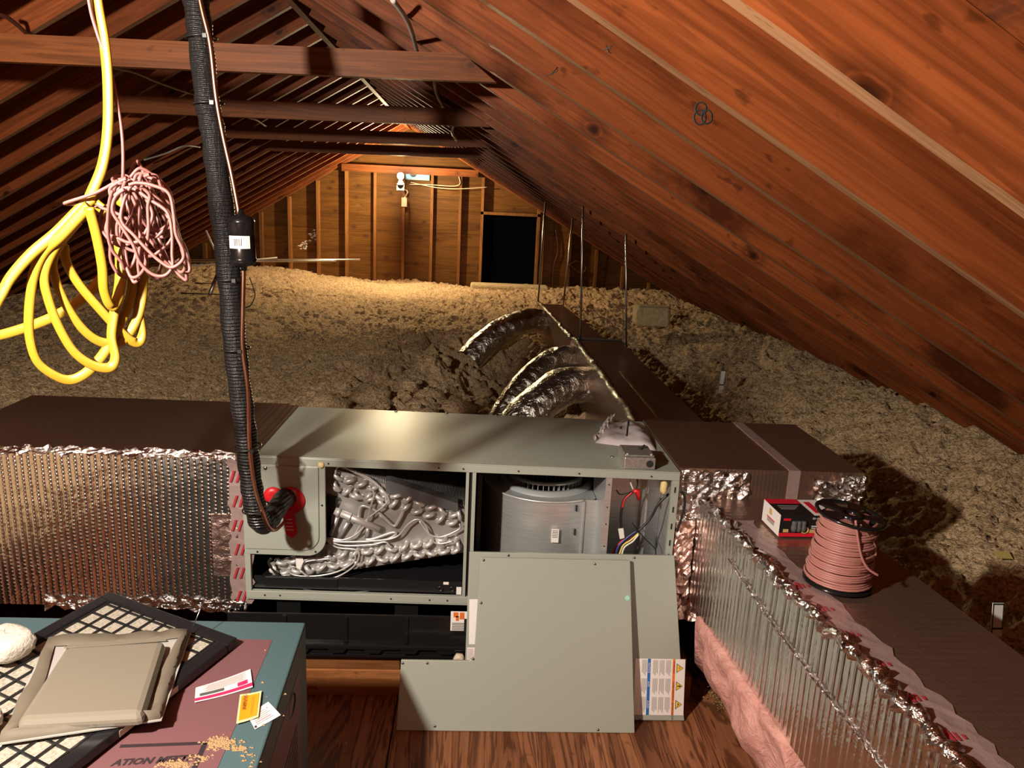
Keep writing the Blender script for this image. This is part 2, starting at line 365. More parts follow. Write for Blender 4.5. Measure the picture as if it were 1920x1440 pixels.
def ins_patch(xs, ys, m):
    X, Y = np.meshgrid(xs, ys); Z = ins_h(X, Y); lim = RZ+RD*.8-np.where(X < RX, SL, SR)*np.abs(X-RX)
    Z = np.minimum(Z, lim); m.grid(np.stack([X, Y, Z], -1))
m = MB(); ins_patch(np.concatenate([np.arange(-5.0, -1.8, .022), np.arange(-1.8, 1.8, .0125), np.arange(1.8, 3.45, .018)]), ys[ys > 2.98], m)
ins_patch(np.arange(1.27, 3.45, .015), np.arange(.6, 3.0, .015), m)
ins_patch(np.arange(-5.0, -1.77, .03), np.arange(.2, 3.0, .03), m)
rc = np.random.default_rng(12)
for _ in range(230):                            # clods dug up around the take-off ducts
    cx, cy = rc.normal(.10, .38), rc.uniform(3.25, 6.2); r0 = float(np.clip(rc.lognormal(-3.1, .5), .022, .12)); n_, k_ = 9, 12
    if cx > .68: continue
    cz = float(ins_h(np.array(cx), np.array(cy)))+r0*.25; V = []
    for i_ in range(n_+1):
        for j_ in range(k_):
            th_, ph = math.pi*i_/n_, 2*math.pi*j_/k_; q = r0*(1+.55*(rc.random()-.5)); V.append((cx+q*1.2*math.sin(th_)*math.cos(ph), cy+q*math.sin(th_)*math.sin(ph), cz+q*.8*math.cos(th_)))
    m.add(V, [(i_*k_+j_, i_*k_+(j_+1) % k_, (i_+1)*k_+(j_+1) % k_, (i_+1)*k_+j_) for i_ in range(n_) for j_ in range(k_)], True)
m.build('loose_fill_insulation', M['insul'], kind='stuff', label='fluffy tan loose fill insulation covering the attic floor', cat='insulation')
# ------------------------------------------------------------------ ducts
M['foil_front'] = foil('foil_strand_vertical', 'x'); M['foil_side'] = foil('foil_strand_side', 'y', rib_scale=44); M['foil_top'] = foil('foil_strand_top', 'x', (.40, .24, .17), rough=.30, strength=.3, dist=.004, metal=.90)
M['foil_cross'] = foil('foil_strand_cross', 'xy', (.46, .31, .24), rough=.28, strength=.3, dist=.004, rib_scale=40, metal=.88)
M['crumple'] = crumple('crumpled_foil_tape')
M['foil_plain'] = crumple('smooth_foil', scale=8, strength=.3, dist=.006, rough=.34)
rd = thing('return_duct', 'foil wrapped return duct box left of the air handler', 'duct', (-1.24, 2.7, .28))
x0, x1, y0, y1, z0, z1 = -1.75, -.735, 2.385, 3.04, .30, .845
MB().box(x0, x1, y0+.012, y1, z0, z1-.006).build('duct_core', M['foil_plain'], rd)
MB().box(x0, x1, y0, y0+.012, z0, z1).build('front_wrap', M['foil_front'], rd)
MB().box(x0, x1, y0+.012, y1, z1-.006, z1).box(x1-.004, x1+.048, y0+.0, y1-.06, .8535, .8560).build('top_wrap', M['foil_top'], rd)
sp = thing('supply_plenum', 'foil wrapped supply plenum at the right end of the air handler', 'duct', (.98, 2.7, .28))
MB().box(.70, 1.335, 2.40, 2.985, .30, .842).build('plenum_box', M['foil_cross'], sp)
td = thing('trunk_duct', 'long foil wrapped trunk duct running back towards the far wall', 'duct', (1.0, 5.5, .3))
def duct_seg(a, b, z0, z1): # a,b = (xl, xr, y)
    return MB().hexa([(a[0], a[2], z0), (a[1], a[2], z0), (b[1], b[2], z0), (b[0], b[2], z0)], [(a[0], a[2], z1), (a[1], a[2], z1), (b[1], b[2], z1), (b[0], b[2], z1)])
duct_seg((.775, 1.115, 2.99), (.765, 1.115, 5.75), .30, .70).build('wide_section', M['foil_cross'], td)
duct_seg((.74, 1.02, 5.75), (.66, .90, 7.85), .32, .695).build('narrow_section', M['foil_cross'], td)
bd = thing('branch_duct', 'foil wrapped branch duct in the right foreground', 'duct', (1.05, 1.4, .36))
def bx(y, e): return (.774+.0873*(2.36-y)) + e*.40     # edge x at depth y (e 0 left, 1 right)
duct_seg((bx(.2, 0), bx(.2, 1), .2), (bx(2.399, 0), bx(2.399, 1), 2.399), .37, .7385).build('duct_body', M['foil_side'], bd)
duct_seg((bx(.2, 0), bx(.2, 1), .2), (bx(2.399, 0), bx(2.399, 1), 2.399), .7385, .74).build('top_wrap', M['foil_cross'], bd)
M['pinkfoil'] = crumple('pink_reflecting_foil', (.72, .50, .44), rough=.35, scale=18, strength=.5)
M['tape_red'] = plain('red_print_on_tape', (.35, .03, .04), .35)
M['tape'] = crumple('foil_tape_band', (.50, .36, .34), rough=.34, scale=30, strength=.35, dist=.004, metal=.55)
# tapes on the return duct: edge strip against the cabinet, patch, ragged lower edge
def ragged(P0, P1, w0, amp, n, nrm, m, seed=0):
    """crinkled tape strip from P0 to P1, half width w0 along a direction, lifted along nrm"""
    P0, P1, nrm = map(lambda q: np.array(q, float), (P0, P1, nrm)); d = P1-P0; L = np.linalg.norm(d); d /= L; s = np.cross(nrm, d); rr = random.Random(seed)
    G = []
    for i in range(n+1):
        row = []
        for j in range(5):
            e = (j-2)/2; off = e*w0*(1+(rr.random()-.5)*amp*(abs(e) == 1)); row.append(P0+d*L*i/n+s*off+nrm*(.0015+rr.random()*.004*amp))
        G.append(row)
    m.grid(np.array(G), False); return m
ragged((x1-.012, y0-.001, z0+.02), (x1-.012, y0-.001, z1-.005), .035, .5, 26, (0, -1, 0), MB(), 1).build('tape_strip', M['tape'], rd)
ragged((x0+.35, y0-.001, z0+.012), (x1, y0-.001, z0+.012), .022, 1.1, 40, (0, -1, 0), MB(), 2).build('tape_strip', M['crumple'], rd)
ragged((x0, y0-.0005, z1-.004), (x1, y0-.0005, z1-.004), .014, 1.3, 60, (0, -.7, .7), MB(), 3).build('tape_edge', M['crumple'], rd)
MB().box(x1-.105, x1-.02, y0-.003, y0-.0012, z0+.12, z0+.34).build('foil_patch', M['pinkfoil'], rd)
for k in range(6):                              # red slanted print marks repeated down the tape
    zc = z1-.07-k*.085
    for j in range(2):
        xx = x1-.036+.02*j+.006*(k % 2)
        MB().prism([(xx-.004, zc-.02), (xx+.003, zc-.02), (xx+.016, zc+.02), (xx+.009, zc+.02)], .0006, (0, y0-.0085, 0), (1, 0, 0), (0, 0, 1), (0, -1, 0)).build('tape_print', M['tape_red'], rd)
# plenum: vertical and top tape, crumpled foil where it meets the cabinet and the branch
MB().box(1.075, 1.115, 2.3975, 2.3995, .742, .842).box(1.075, 1.115, 2.398, 2.985, .8422, .8438).build('tape_strip', M['tape'], sp)
def crinkle(O, X, Y, nx, ny, amp, seed, mat, parent, name='foil_flap'):
    O, X, Y = map(lambda q: np.array(q, float), (O, X, Y)); N = np.cross(X, Y); N /= np.linalg.norm(N); rr = np.random.default_rng(seed)
    G = np.array([[O+X*(i/nx+(rr.random()-.5)*.5/nx)+Y*(j/ny+(rr.random()-.5)*.5/ny)+N*rr.random()*amp for j in range(ny+1)] for i in range(nx+1)])
    return MB().grid(G, False).build(name, mat, parent)
crinkle((.70, 2.398, .63), (.24, 0, 0), (0, 0, .205), 14, 12, .016, 5, M['crumple'], sp)
crinkle((1.16, 2.398, .745), (.17, 0, 0), (0, 0, .075), 12, 8, .03, 6, M['crumple'], sp)
crinkle((1.25, 2.39, .75), (.08, 0, .0), (0, 0, .09), 8, 8, .02, 8, M['crumple'], sp)
# kraft / pink flange between cabinet and plenum, under the control side
M['pinkfoil'] = crumple('pink_reflecting_foil', (.72, .50, .44), rough=.35, scale=18, strength=.5)
crinkle((.703, 2.385, .33), (.065, 0, 0), (0, 0, .33), 6, 24, .014, 9, M['pinkfoil'], sp, 'foil_collar')
crinkle((.71, 2.36, .31), (.12, .0, -.02), (0, .05, .06), 8, 6, .012, 10, M['pinkfoil'], sp, 'foil_collar')
# trunk: crinkled bright seam along its left top edge, two-part top tape
def seam(pts, amp, n, seed, parent, mat=None):
    rr = random.Random(seed); P = bez(pts, n); m = MB()
    P = [p+np.array([(rr.random()-.5)*amp, 0, rr.random()*amp*.7]) for p in P]; rad = [.010+rr.random()*.012 for _ in P]
    return m.tube(P, rad, 6).build('foil_seam', mat or M['crumple'], parent)
seam([(.768, 3.0, .70), (.77, 4.4, .70), (.76, 5.74, .70)], .018, 45, 1, td); seam([(.735, 5.76, .70), (.66, 7.84, .70)], .018, 60, 2, td)
MB().box(.90, .915, 3.1, 4.6, .7, .7015).build('tape_strip', M['crumple'], td)
MB().box(.72, 1.12, 5.70, 5.76, .698, .705).build('joint_strip', M['black'], td)
# flexible take-off ducts that dive into the insulation left of the trunk
M['flexfoil'] = crumple('wrinkled_flex_jacket', (.70, .68, .62), rough=.30, scale=11, strength=.8, dist=.02)
def flex(pts, r, seed, label):
    rr = random.Random(seed); P = bez(pts, 12); m = MB(); n = 18; V = []
    for i, p in enumerate(P):
        t_ = P[min(i+1, len(P)-1)]-P[max(i-1, 0)]; t_ /= np.linalg.norm(t_); a = np.cross(t_, (0, 0, 1)); a /= np.linalg.norm(a); b_ = np.cross(a, t_)
        for k in range(n):
            c = 2*math.pi*k/n; w_ = r*(1+.16*(float(vnoise(np.array(k*1.3+seed*7), np.array(i*.16), seed))-.5)+.05*(rr.random()-.5)); V.append(p+a*w_*1.05*math.cos(c)+b_*w_*.92*math.sin(c))
    m.add(V, [(i*n+k, i*n+(k+1) % n, (i+1)*n+(k+1) % n, (i+1)*n+k) for i in range(len(P)-1) for k in range(n)], True)
    m.build('flexible_duct', M['flexfoil'], None, label, 'duct', 'silver take-off ducts beside the trunk')
flex([(.70, 7.35, .58), (.50, 7.25, .60), (.20, 7.0, .50), (-.05, 6.8, .28)], .125, 1, 'silver flexible duct arching from the far end of the trunk duct')
flex([(.78, 5.75, .56), (.60, 5.62, .55), (.36, 5.35, .40), (.16, 5.1, .14)], .095, 2, 'slim silver flexible duct, the middle one beside the trunk duct')
flex([(.79, 5.05, .50), (.60, 4.95, .50), (.34, 4.75, .34), (.14, 4.6, .06)], .135, 3, 'silver flexible duct nearest the air handler beside the trunk duct')
# branch duct: crumpled edge seam, torn wrap seam, red print along the top tape
seam([(bx(y, 0)+.006, y, .738) for y in (2.37, 1.9, 1.4, .9, .4)], .02, 40, 4, bd)
ragged((bx(2.2, 0)+.055, 2.2, .7405), (bx(.5, 0)+.055, .5, .7405), .045, .5, 60, (0, 0, 1), MB(), 5).build('tape_strip', M['tape'], bd)
P = bez([(bx(2.1, 0)-.006, 2.1, .66), (bx(1.8, 0)-.006, 1.8, .62), (bx(1.5, 0)-.006, 1.5, .60), (bx(1.2, 0)-.006, 1.2, .585), (bx(.8, 0)-.006, .8, .57)], 30)
MB().tube([p+np.array([0, 0, .006*(random.random()-.5)]) for p in P], .004, 6).build('foil_seam', M['crumple'], bd)
for k in range(12):
    y = 1.78-.115*k; x = bx(y, 0)+.05
    for j in range(3): MB().box(x-.020+.014*j, x-.014+.014*j+.003*(j == 0), y-.020+.004*j, y+.012-.006*j, .7465, .7468).build('tape_print', M['tape_red'], bd)
# ------------------------------------------------------------------ air handler
AX0, AX1, AY0, AY1, AZ0, AZ1 = -.732, .697, 2.37, 2.975, .345, .853
TILT = .0115
def T(p): return (p[0], p[1], p[2]-TILT*(p[0]-AX0))
t = NT('grey_textured_paint'); nz = t.noise(t.coord(), 420, 2); t.set(Base_Color=srgb(148, 153, 142)+(1,), Roughness=.38, Specular_IOR_Level=.5); t.bump(nz, .12, .001); M['grey'] = t.m
M['liner'] = plain('black_foil_liner', (.012, .012, .014), .35); M['blackpl'] = plain('black_plastic', (.010, .010, .011), .3)
t = NT('brushed_galvanised'); nz = t.noise(t.coord((3, 3, 60)), 4, 3); t.set(Base_Color=t.ramp(nz, (.3, (.58, .59, .59)), (.7, (.74, .75, .75))), Metallic=.75, Roughness=.34); M['galv'] = t.m
M['alu'] = plain('bright_aluminium', (.62, .61, .59), .38, .55); M['plate'] = plain('coil_end_plate', (.40, .39, .38), .45, .6)
M['finm'] = plain('coil_fins', (.20, .20, .20), .35, 1.0); M['foam'] = plain('dark_grey_foam', (.075, .075, .075), .8)
M['red'] = plain('red_rubber', (.55, .012, .018), .4); M['white'] = plain('white_paper', (.72, .69, .66), .6); M['steel'] = plain('screw_steel', (.35, .35, .35), .3, 1.0)
M['hole'] = plain('dark_hole', (.01, .01, .01), .7); M['blkwire'] = plain('black_wire', (.012, .012, .012), .4)
ah = thing('air_handler', 'opened grey air handler cabinet with coil and blower showing', 'air handler', (0, 2.67, AZ0))
b = lambda *a: MB().box(*a, T)
b(AX0, AX1, AY0-.002, AY1, AZ1-.004, AZ1).build('top_panel', M['grey'], ah, bevel=.0015)
b(AX0, AX1, AY0, AY1, AZ0, AZ0+.004).build('bottom_panel', M['grey'], ah)
b(AX0, AX1, AY1-.004, AY1, AZ0+.004, AZ1-.004).build('back_panel', M['liner'], ah)
b(AX0, AX0+.004, AY0+.02, AY1-.004, AZ0+.004, AZ1-.004).build('side_panel', M['liner'], ah)
b(AX1-.004, AX1, AY0+.02, AY1-.004, AZ0+.004, AZ1-.004).build('side_panel', M['galv'], ah)
b(AX0, AX1, AY0-.001, AY0+.016, AZ1-.030, AZ1-.004).build('top_flange', M['grey'], ah, bevel=.002)
b(AX0, AX1, AY0-.001, AY0+.016, AZ0+.004, AZ0+.030).build('bottom_flange', M['grey'], ah, bevel=.002)
b(AX0, AX0+.018, AY0, AY0+.016, AZ0+.030, .515).build('corner_post', M['grey'], ah)
b(AX1-.024, AX1, AY0, AY0+.016, AZ0+.030, AZ1-.030).build('corner_post', M['grey'], ah)
b(-.010, .000, AY0+.001, AY0+.018, AZ0+.030, AZ1-.030).build('centre_post', M['grey'], ah)
b(.000, .011, AY0+.010, AY1-.01, AZ0+.030, AZ1-.005).build('partition', M['liner'], ah)
b(.011, .023, AY0+.001, AY0+.018, AZ0+.030, AZ1-.030).build('centre_post', M['grey'], ah)
cp = b(.452, .472, AY0+.001, AY0+.006, AZ0+.030, AZ1-.030).box(.452, .456, AY0+.006, AY0+.24, AZ0+.03, AZ1-.03, T).build('control_post', M['galv'], ah)
def rounded(x0, x1, z0, z1, r):                # lower right corner rounded
    return [(x0, z0)]+[(x1-r+r*math.sin(a), z0+r-r*math.cos(a)) for a in np.linspace(0, math.pi/2, 9)]+[(x1, z1), (x0, z1)]
def fplate(poly, y, h):
    m = MB().prism(poly, h, (0, y, 0), (1, 0, 0), (0, 0, 1), (0, -1, 0)); m.v = [T(p) for p in m.v]; return m
fp = fplate(rounded(AX0, -.466, .508, AZ1-.030, .062), AY0+.012, .013).build('connection_panel', M['grey'], ah, bevel=.002)
fplate(rounded(AX0+.005, -.487, .530, AZ1-.032, .052), AY0-.001, .005).build('raised_face', M['grey'], fp, bevel=.0015)
def screw(x, z, y=AY0-.002, r=.0042, parent=ah, mat=None):
    MB().lathe([(r, 0), (r*.85, .002), (r*.3, .0028)], T((x, y, z)), 8, (0, -1, 0)).build('screw', mat or M['steel'], parent)
screw(-.655, .812, AY0-.006, .007, fp); screw(-.477, .69, AY0-.002, .0035, fp, M['hole']); screw(-.50, .525, AY0-.002, .0035, fp, M['hole']); screw(-.69, .518, AY0-.002, .0035, fp, M['hole'])
for x in (-.455, -.10, -.02, .16, .36, .60): screw(x, AZ1-.018, AY0-.0025, .003, ah, M['hole'])
for x in (-.67, -.62, -.25, -.12, -.06): screw(x, AZ0+.017, AY0-.0025, .003, ah, M['hole'])
for z in (.80, .72, .66, .58, .52): screw(.462, z, AY0-.0002, .0025, ah, M['hole'])
for k, z in enumerate((.79, .72, .66, .60, .55)):
    b(.682, .687, AY0-.0012, AY0+.001, z-.010, z+.010).build('slot', M['hole'], ah)
for (x, y) in ((.56, 2.86), (.49, 2.50), (-.30, 2.96), (-.1, 2.965), (.1, 2.968)):
    MB().lathe([(.007, 0), (.006, .003), (.002, .004)], T((x, y, AZ1)), 8).build('screw', M['steel'], ah)
# yellow foam beads squeezed out at corners
M['puff'] = plain('yellow_foam_sealant', (.62, .50, .23), .8)
def blob(c, r, sx, parent, name, mat, seed=0):
    rr = np.random.default_rng(seed); m = MB(); n, k = 8, 10; V = []
    for i in range(n+1):
        th = math.pi*i/n
        for j in range(k): 
            ph = 2*math.pi*j/k; q = r*(1+.35*(rr.random()-.5)); V.append((c[0]+q*sx[0]*math.sin(th)*math.cos(ph), c[1]+q*sx[1]*math.sin(th)*math.sin(ph), c[2]+q*sx[2]*math.cos(th)))
    return m.add(V, [(i*k+j, i*k+(j+1) % k, (i+1)*k+(j+1) % k, (i+1)*k+j) for i in range(n) for j in range(k)], True).build(name, mat, parent)
blob((-.478, 2.367, .826), .010, (1, .5, 1), ah, 'foam_bead', M['puff'], 1)
blob((.655, 2.40, .775), .022, (.6, .6, 1.4), ah, 'foam_bead', M['puff'], 2); blob((.60, 2.41, .812), .012, (4.5, .6, .5), ah, 'foam_bead', M['puff'], 3); blob((.53, 2.42, .812), .010, (1.6, .6, .8), ah, 'foam_bead', M['puff'], 4)
# ---- coil, traced in the plane just inside the opening
C0 = (480, 860, 4.571)
def cq(x, y, Y=2.425): return atY(C0[0]+x/C0[2], C0[1]+y/C0[2], Y)
def cpoly(pts, Y, h, mb=None):
    m = mb or MB(); return m.prism([(0, 0)]*0 or [(float(cq(x, y, Y)[0]), float(cq(x, y, Y)[2])) for x, y in pts], h, (0, Y, 0), (1, 0, 0), (0, 0, 1), (0, 1, 0))
coil = cpoly([(590, 60), (1795, 440), (1800, 800), (900, 940), (160, 1030), (110, 900), (640, 720), (650, 330), (570, 330)], 2.452, .006).build('coil', M['plate'], ah)
cpoly([(590, 62), (1795, 440), (1790, 560), (650, 330)], 2.460, .44).build('fin_slab', M['finm'], coil)
cpoly([(650, 780), (1790, 640), (1790, 790), (160, 1025), (120, 900)], 2.460, .44).build('fin_slab', M['finm'], coil)
A, B = cq(600, 55, 2.46), cq(1790, 435, 2.46); m = MB(); NF = 92
for i in range(NF):
    p = A+(B-A)*i/(NF-1); m.box(p[0]-.0012, p[0]+.0012, 2.465, 2.93, p[2]-.002, p[2]+.012)
m.build('fins', M['alu'], coil)
cpoly([(1105, 190), (1150, 192), (1730, 385), (1735, 455), (1660, 440), (1115, 295)], 2.428, .05).build('foam_strip', M['foam'], coil)
cpoly([(560, 300), (715, 350), (660, 470), (600, 530), (560, 500)], 2.435, .02).build('foam_block', M['liner'], coil)
def bend_mesh():
    m = MB(); r, R_ = .0078, .0150
    pts = [(-R_, .016, 0), (-R_, .004, 0)]+[(-R_*math.cos(a), -R_*.8*math.sin(a), 0) for a in np.linspace(.15, math.pi-.15, 7)]+[(R_, .004, 0), (R_, .016, 0)]
    m.tube(pts, r, 8)
    for s in (-1, 1): m.tube([(s*R_, .006, 0), (s*R_, .012, 0)], .0095, 8)
    return m.mesh('return_bend', M['alu'])
BM = bend_mesh()
def bend(x, y, ang):
    p = cq(x, y, 2.440); o = rot_obj('return_bend', BM, coil, p, ry=R(ang))
    return o
rr = random.Random(3)
for i in range(11):
    f = i/10
    for row in (0, 1):
        x = 700+f*1000+row*(-20); y = 150+f*325+row*(95 if f < .45 else 70)
        if x > 1740: continue
        bend(x, y, rr.choice((-45, 40, 18, -20))+rr.uniform(-6, 6))
for (x, y, a) in ((690, 230, 60), (850, 320, 20), (960, 320, -50), (1060, 330, 30), (1745, 480, 70)): bend(x, y, a)
for i in range(15):
    f = i/14
    for row in (0, 1):
        x = 215+f*1470+row*30; y = (885-f*180)+row*(85-f*10)
        bend(x, y, rr.choice((-40, 42, 12, -15))+rr.uniform(-8, 8))
for (x, y, a) in ((250, 985, 10), (1735, 745, 75), (1590, 690, 0)): bend(x, y, a)
def cpath(pts, r, Ys, name='distributor_tube', mat=None, n=6):
    P = bez([cq(x, y, Yv) for (x, y), Yv in zip(pts, Ys if hasattr(Ys, '__len__') else [Ys]*len(pts))], n)
    return MB().tube(P, r, 8).build(name, mat or M['alu'], coil)
for pts in ([(600, 690), (700, 712), (1000, 705), (1200, 672), (1300, 565), (1380, 520), (1450, 565), (1500, 680), (1560, 730), (1690, 708)],
            [(610, 678), (800, 690), (900, 565), (1000, 480), (1100, 400), (1130, 330), (1050, 230), (960, 160), (840, 115)],
            [(680, 135), (690, 82), (740, 66), (840, 116), (1000, 200), (1100, 290), (1115, 385)],
            [(600, 700), (700, 762), (860, 782), (880, 850), (830, 930), (700, 1010), (560, 1035), (450, 1010), (380, 960)],
            [(280, 930), (300, 985), (400, 1008), (560, 1000), (720, 960), (840, 880), (850, 800)],
            [(605, 705), (760, 745), (1000, 735), (1110, 715), (1160, 770)], [(600, 695), (720, 700), (840, 660), (940, 560), (980, 420), (1010, 300), (970, 230)],
            [(1745, 560), (1745, 600), (1650, 650), (1560, 672), (1480, 640), (1400, 535)], [(410, 872), (480, 850), (640, 842)], [(420, 885), (500, 868), (650, 855)]):
    cpath(pts, .0030, 2.424-.004*rr.random())
cpath([(940, 695), (1010, 685), (1170, 632), (1195, 650), (1130, 690), (1010, 712)], .0055, 2.428); cpath([(880, 505), (890, 430), (930, 405), (1050, 462), (1170, 572), (1215, 540), (1285, 400)], .0052, 2.430)
MB().tube([cq(675, 445, 2.425), cq(1060, 605, 2.425)], .0125, 14).build('suction_header', M['alu'], coil)
for (a, c) in (((700, 500), (640, 650)), ((790, 545), (710, 680)), ((960, 590), (950, 680)), ((1060, 480), (1170, 570))):
    MB().tube([cq(*a, 2.432), cq(*c, 2.440)], .0075, 10).build('header_stub', M['plate'], coil)
MB().tube([cq(690, 452, 2.422), cq(720, 464, 2.422)], .0142, 12).tube([cq(800, 498, 2.422), cq(812, 503, 2.422)], .0142, 12).build('header_collar', M['alu'], coil)
cpoly([(340, 850), (395, 840), (410, 880), (375, 950), (345, 935)], 2.415, .001).build('tag', M['white'], coil)
# inner drain tray
tr = b(AX0+.02, -.012, AY0+.02, AY1-.01, AZ0+.032, AZ0+.05).box(AX0+.02, -.012, AY0+.020, AY0+.026, AZ0+.05, AZ0+.075, T).box(AX0+.06, AX0+.30, AY0+.016, AY0+.020, AZ0+.035, AZ0+.072, T).build('drain_tray', M['blackpl'], ah)
for x in (-.085, -.045): MB().lathe([(.010, 0), (.010, .006), (.006, .006), (.006, .001)], T((x, AY0+.019, AZ0+.05)), 14, (0, -1, 0)).build('drain_port', M['blackpl'], tr)
b(-.030, -.013, AY0+.008, AY0+.010, AZ0+.035, AZ0+.062).build('tag', M['white'], ah); b(-.075, -.057, AY0+.016, AY0+.020, AZ0+.066, AZ0+.074).build('tag', M['white'], ah)
MB().tube(bez([cq(240, 1060, 2.40), cq(420, 1120, 2.395), cq(680, 1145, 2.395), cq(950, 1135, 2.395), cq(1300, 1095, 2.395), cq(1560, 1070, 2.395)], 8), .0025, 6).build('sensor_wire', M['blkwire'], ah)
MB().tube(bez([cq(130, 850, 2.40), cq(110, 900, 2.40), cq(180, 990, 2.40), cq(240, 1060, 2.40), cq(250, 1120, 2.40)], 8), .005, 6).build('sensor_wire', M['blkwire'], ah)
blob(cq(145, 950, 2.405), .013, (1, .7, 1), ah, 'cable_clip', M['white'], 9)
# ---- blower
BX, BY, BR, BT = .285, 2.70, .228, .685
def bw(zf, z): return z-TILT*(BX-AX0)
hs = thing  # (parts below hang from the cabinet)
ang = np.linspace(math.pi*1.02, math.pi*2.10, 40)
prof = [(BX+(BR+.004*i/4)*math.cos(a), BY+(BR+.004*i/4)*math.sin(a)) for i, a in enumerate(ang)]
prof = [(BX+BR*math.cos(a)*1.0, BY+BR*math.sin(a)) for a in np.linspace(math.pi, math.pi*1.68, 32)]
m = MB(); zb, zt = .385, BT
G = np.array([[(x, y, z-TILT*(x-AX0)) for z in np.linspace(zb, zt, 6)] for x, y in prof]); m.grid(G)
hw = m.build('blower_housing', M['galv'], ah)
px_, py_ = prof[-1]
b(px_-.002, .452, py_, py_+.004, zb, zt+.004).build('outlet_wall', M['galv'], hw)
b(px_-.004, px_+.002, py_-.008, py_+.006, zb, zt).build('seam_flange', M['galv'], hw)
for z in (.665, .575): MB().box(px_-.032, px_-.026, py_-.022, py_-.016, z-.012, z+.010, T).build('slot', M['hole'], hw)
t = NT('dark_grey_paint'); t.set(Base_Color=(.42, .44, .44, 1), Roughness=.38, Metallic=.4); M['dkgrey'] = t.m
# top plate with inlet ring
RI = .152; m = MB(); n = 48; V = []
for k in range(n):
    a = 2*math.pi*k/n; ox = max(-.235, min(.197, 1.6*math.cos(a)*.2)); 
    R2 = BR if (math.pi <= a <= math.pi*1.68) else BR*1.06
    ex, ey = BX+R2*math.cos(a), BY+R2*math.sin(a)*(1.0 if a >= math.pi else 1.1)
    ex = min(ex, .450); ey = min(ey, AY1-.02)
    V += [(BX+RI*math.cos(a), BY+RI*math.sin(a), BT+.002), (ex, ey, BT+.002)]
m.add([T(p) for p in V], [(2*k, 2*k+1, 2*((k+1) % n)+1, 2*((k+1) % n)) for k in range(n)]); m.build('housing_top', M['dkgrey'], hw)
m = MB(); prof2 = [(RI+.026, .002), (RI+.016, .016), (RI+.004, .018), (RI-.006, .006), (RI-.008, -.03)]
m.lathe(prof2, T((BX, BY, BT)), 48, cap=False).build('inlet_ring', M['dkgrey'], hw)
m = MB()
P = [np.array(T((BX+(BR+.001)*math.cos(a), BY+(BR+.001)*math.sin(a), BT+.004))) for a in np.linspace(math.pi*1.0, math.pi*1.68, 30)]
m.tube(P, .0035, 8).build('rolled_rim', M['alu'], hw)
m = MB()
for k in range(44):
    a = 2*math.pi*k/44; r0, r1 = RI-.030, RI-.014
    x, y = math.cos(a), math.sin(a); tx, ty = -y*.0012, x*.0012
    m.hexa([T((BX+x*r0-tx, BY+y*r0-ty, .40)), T((BX+x*r1-tx, BY+y*r1-ty, .40)), T((BX+x*r1+tx, BY+y*r1+ty, .40)), T((BX+x*r0+tx, BY+y*r0+ty, .40))],
           [T((BX+x*r0-tx, BY+y*r0-ty, BT+.03)), T((BX+x*r1-tx, BY+y*r1-ty, BT+.03)), T((BX+x*r1+tx, BY+y*r1+ty, BT+.03)), T((BX+x*r0+tx, BY+y*r0+ty, BT+.03))])
bwh = m.build('blower_wheel', M['dkgrey'], ah)
MB().lathe([(RI-.012, 0), (RI-.012, .008), (RI-.03, .008), (RI-.03, 0)], T((BX, BY, BT+.03)), 40, cap=False).build('wheel_rim', M['dkgrey'], bwh)
MB().lathe([(.062, .42), (.062, .60), (.04, .63)], T((BX, BY, 0)), 24).build('motor', M['blackpl'], bwh)
b(.03, .045, AY0+.05, AY0+.45, .40, .80).build('insulation_strip', M['liner'], ah)
# motor label (code left out)
MB().box(.292, .318, BY-BR*1.0-.012, BY-BR*1.0-.011, .545, .595, T).build('label', M['white'], hw)
for k in range(5): MB().box(.295, .315, BY-BR*1.0-.0126, BY-BR*1.0-.0121, .588-.006*k, .590-.006*k, T).build('print', M['foam'], hw)
# control compartment
cb = b(.474, .692, AY0+.20, AY0+.203, AZ0+.02, AZ1-.01).build('control_backplate', M['galv'], ah)
b(.62, .626, AY0+.12, AY0+.20, AZ0+.03, AZ1-.03).build('bracket', M['galv'], ah)
text_mesh('2', .05, T((.555, AY0+.199, .665)), (.5, 0, -.87), (.87, 0, .5), 'chalk_mark', M['white'], cb)
D0 = (880, 860, 4.571)
def dq(x, y, Y=2.42): return atY(D0[0]+x/D0[2], D0[1]+y/D0[2], Y)
def wire(pts, r, mat, Y=2.43, name='wire', parent=ah): return MB().tube(bez([dq(x, y, Y) for x, y in pts], 8), r, 6).build(name, mat, parent)
M['redwire'] = plain('red_wire', (.5, .02, .02), .4); M['yelwire'] = plain('yellow_wire', (.7, .55, .12), .4); M['bluwire'] = plain('blue_wire', (.03, .06, .25), .4); M['whtwire'] = plain('white_wire', (.7, .68, .62), .5); M['brnwire'] = plain('brown_wire', (.12, .035, .02), .5)
wire([(1380, 165), (1385, 215), (1410, 275)], .0025, M['whtwire']); wire([(1440, 160), (1440, 230), (1420, 275)], .0025, M['blkwire']); wire([(1260, 270), (1290, 305), (1340, 300), (1390, 280)], .002, M['blkwire'])
wire([(1400, 285), (1330, 350), (1300, 470), (1300, 600)], .0048, M['blkwire']); wire([(1395, 290), (1335, 345), (1310, 420)], .003, M['redwire'], 2.425)
MB().tube([dq(1405, 280, 2.42), dq(1440, 275, 2.42), dq(1455, 350, 2.42)], [.008, .010, .006], 8).build('wire_nut', M['red'], ah)
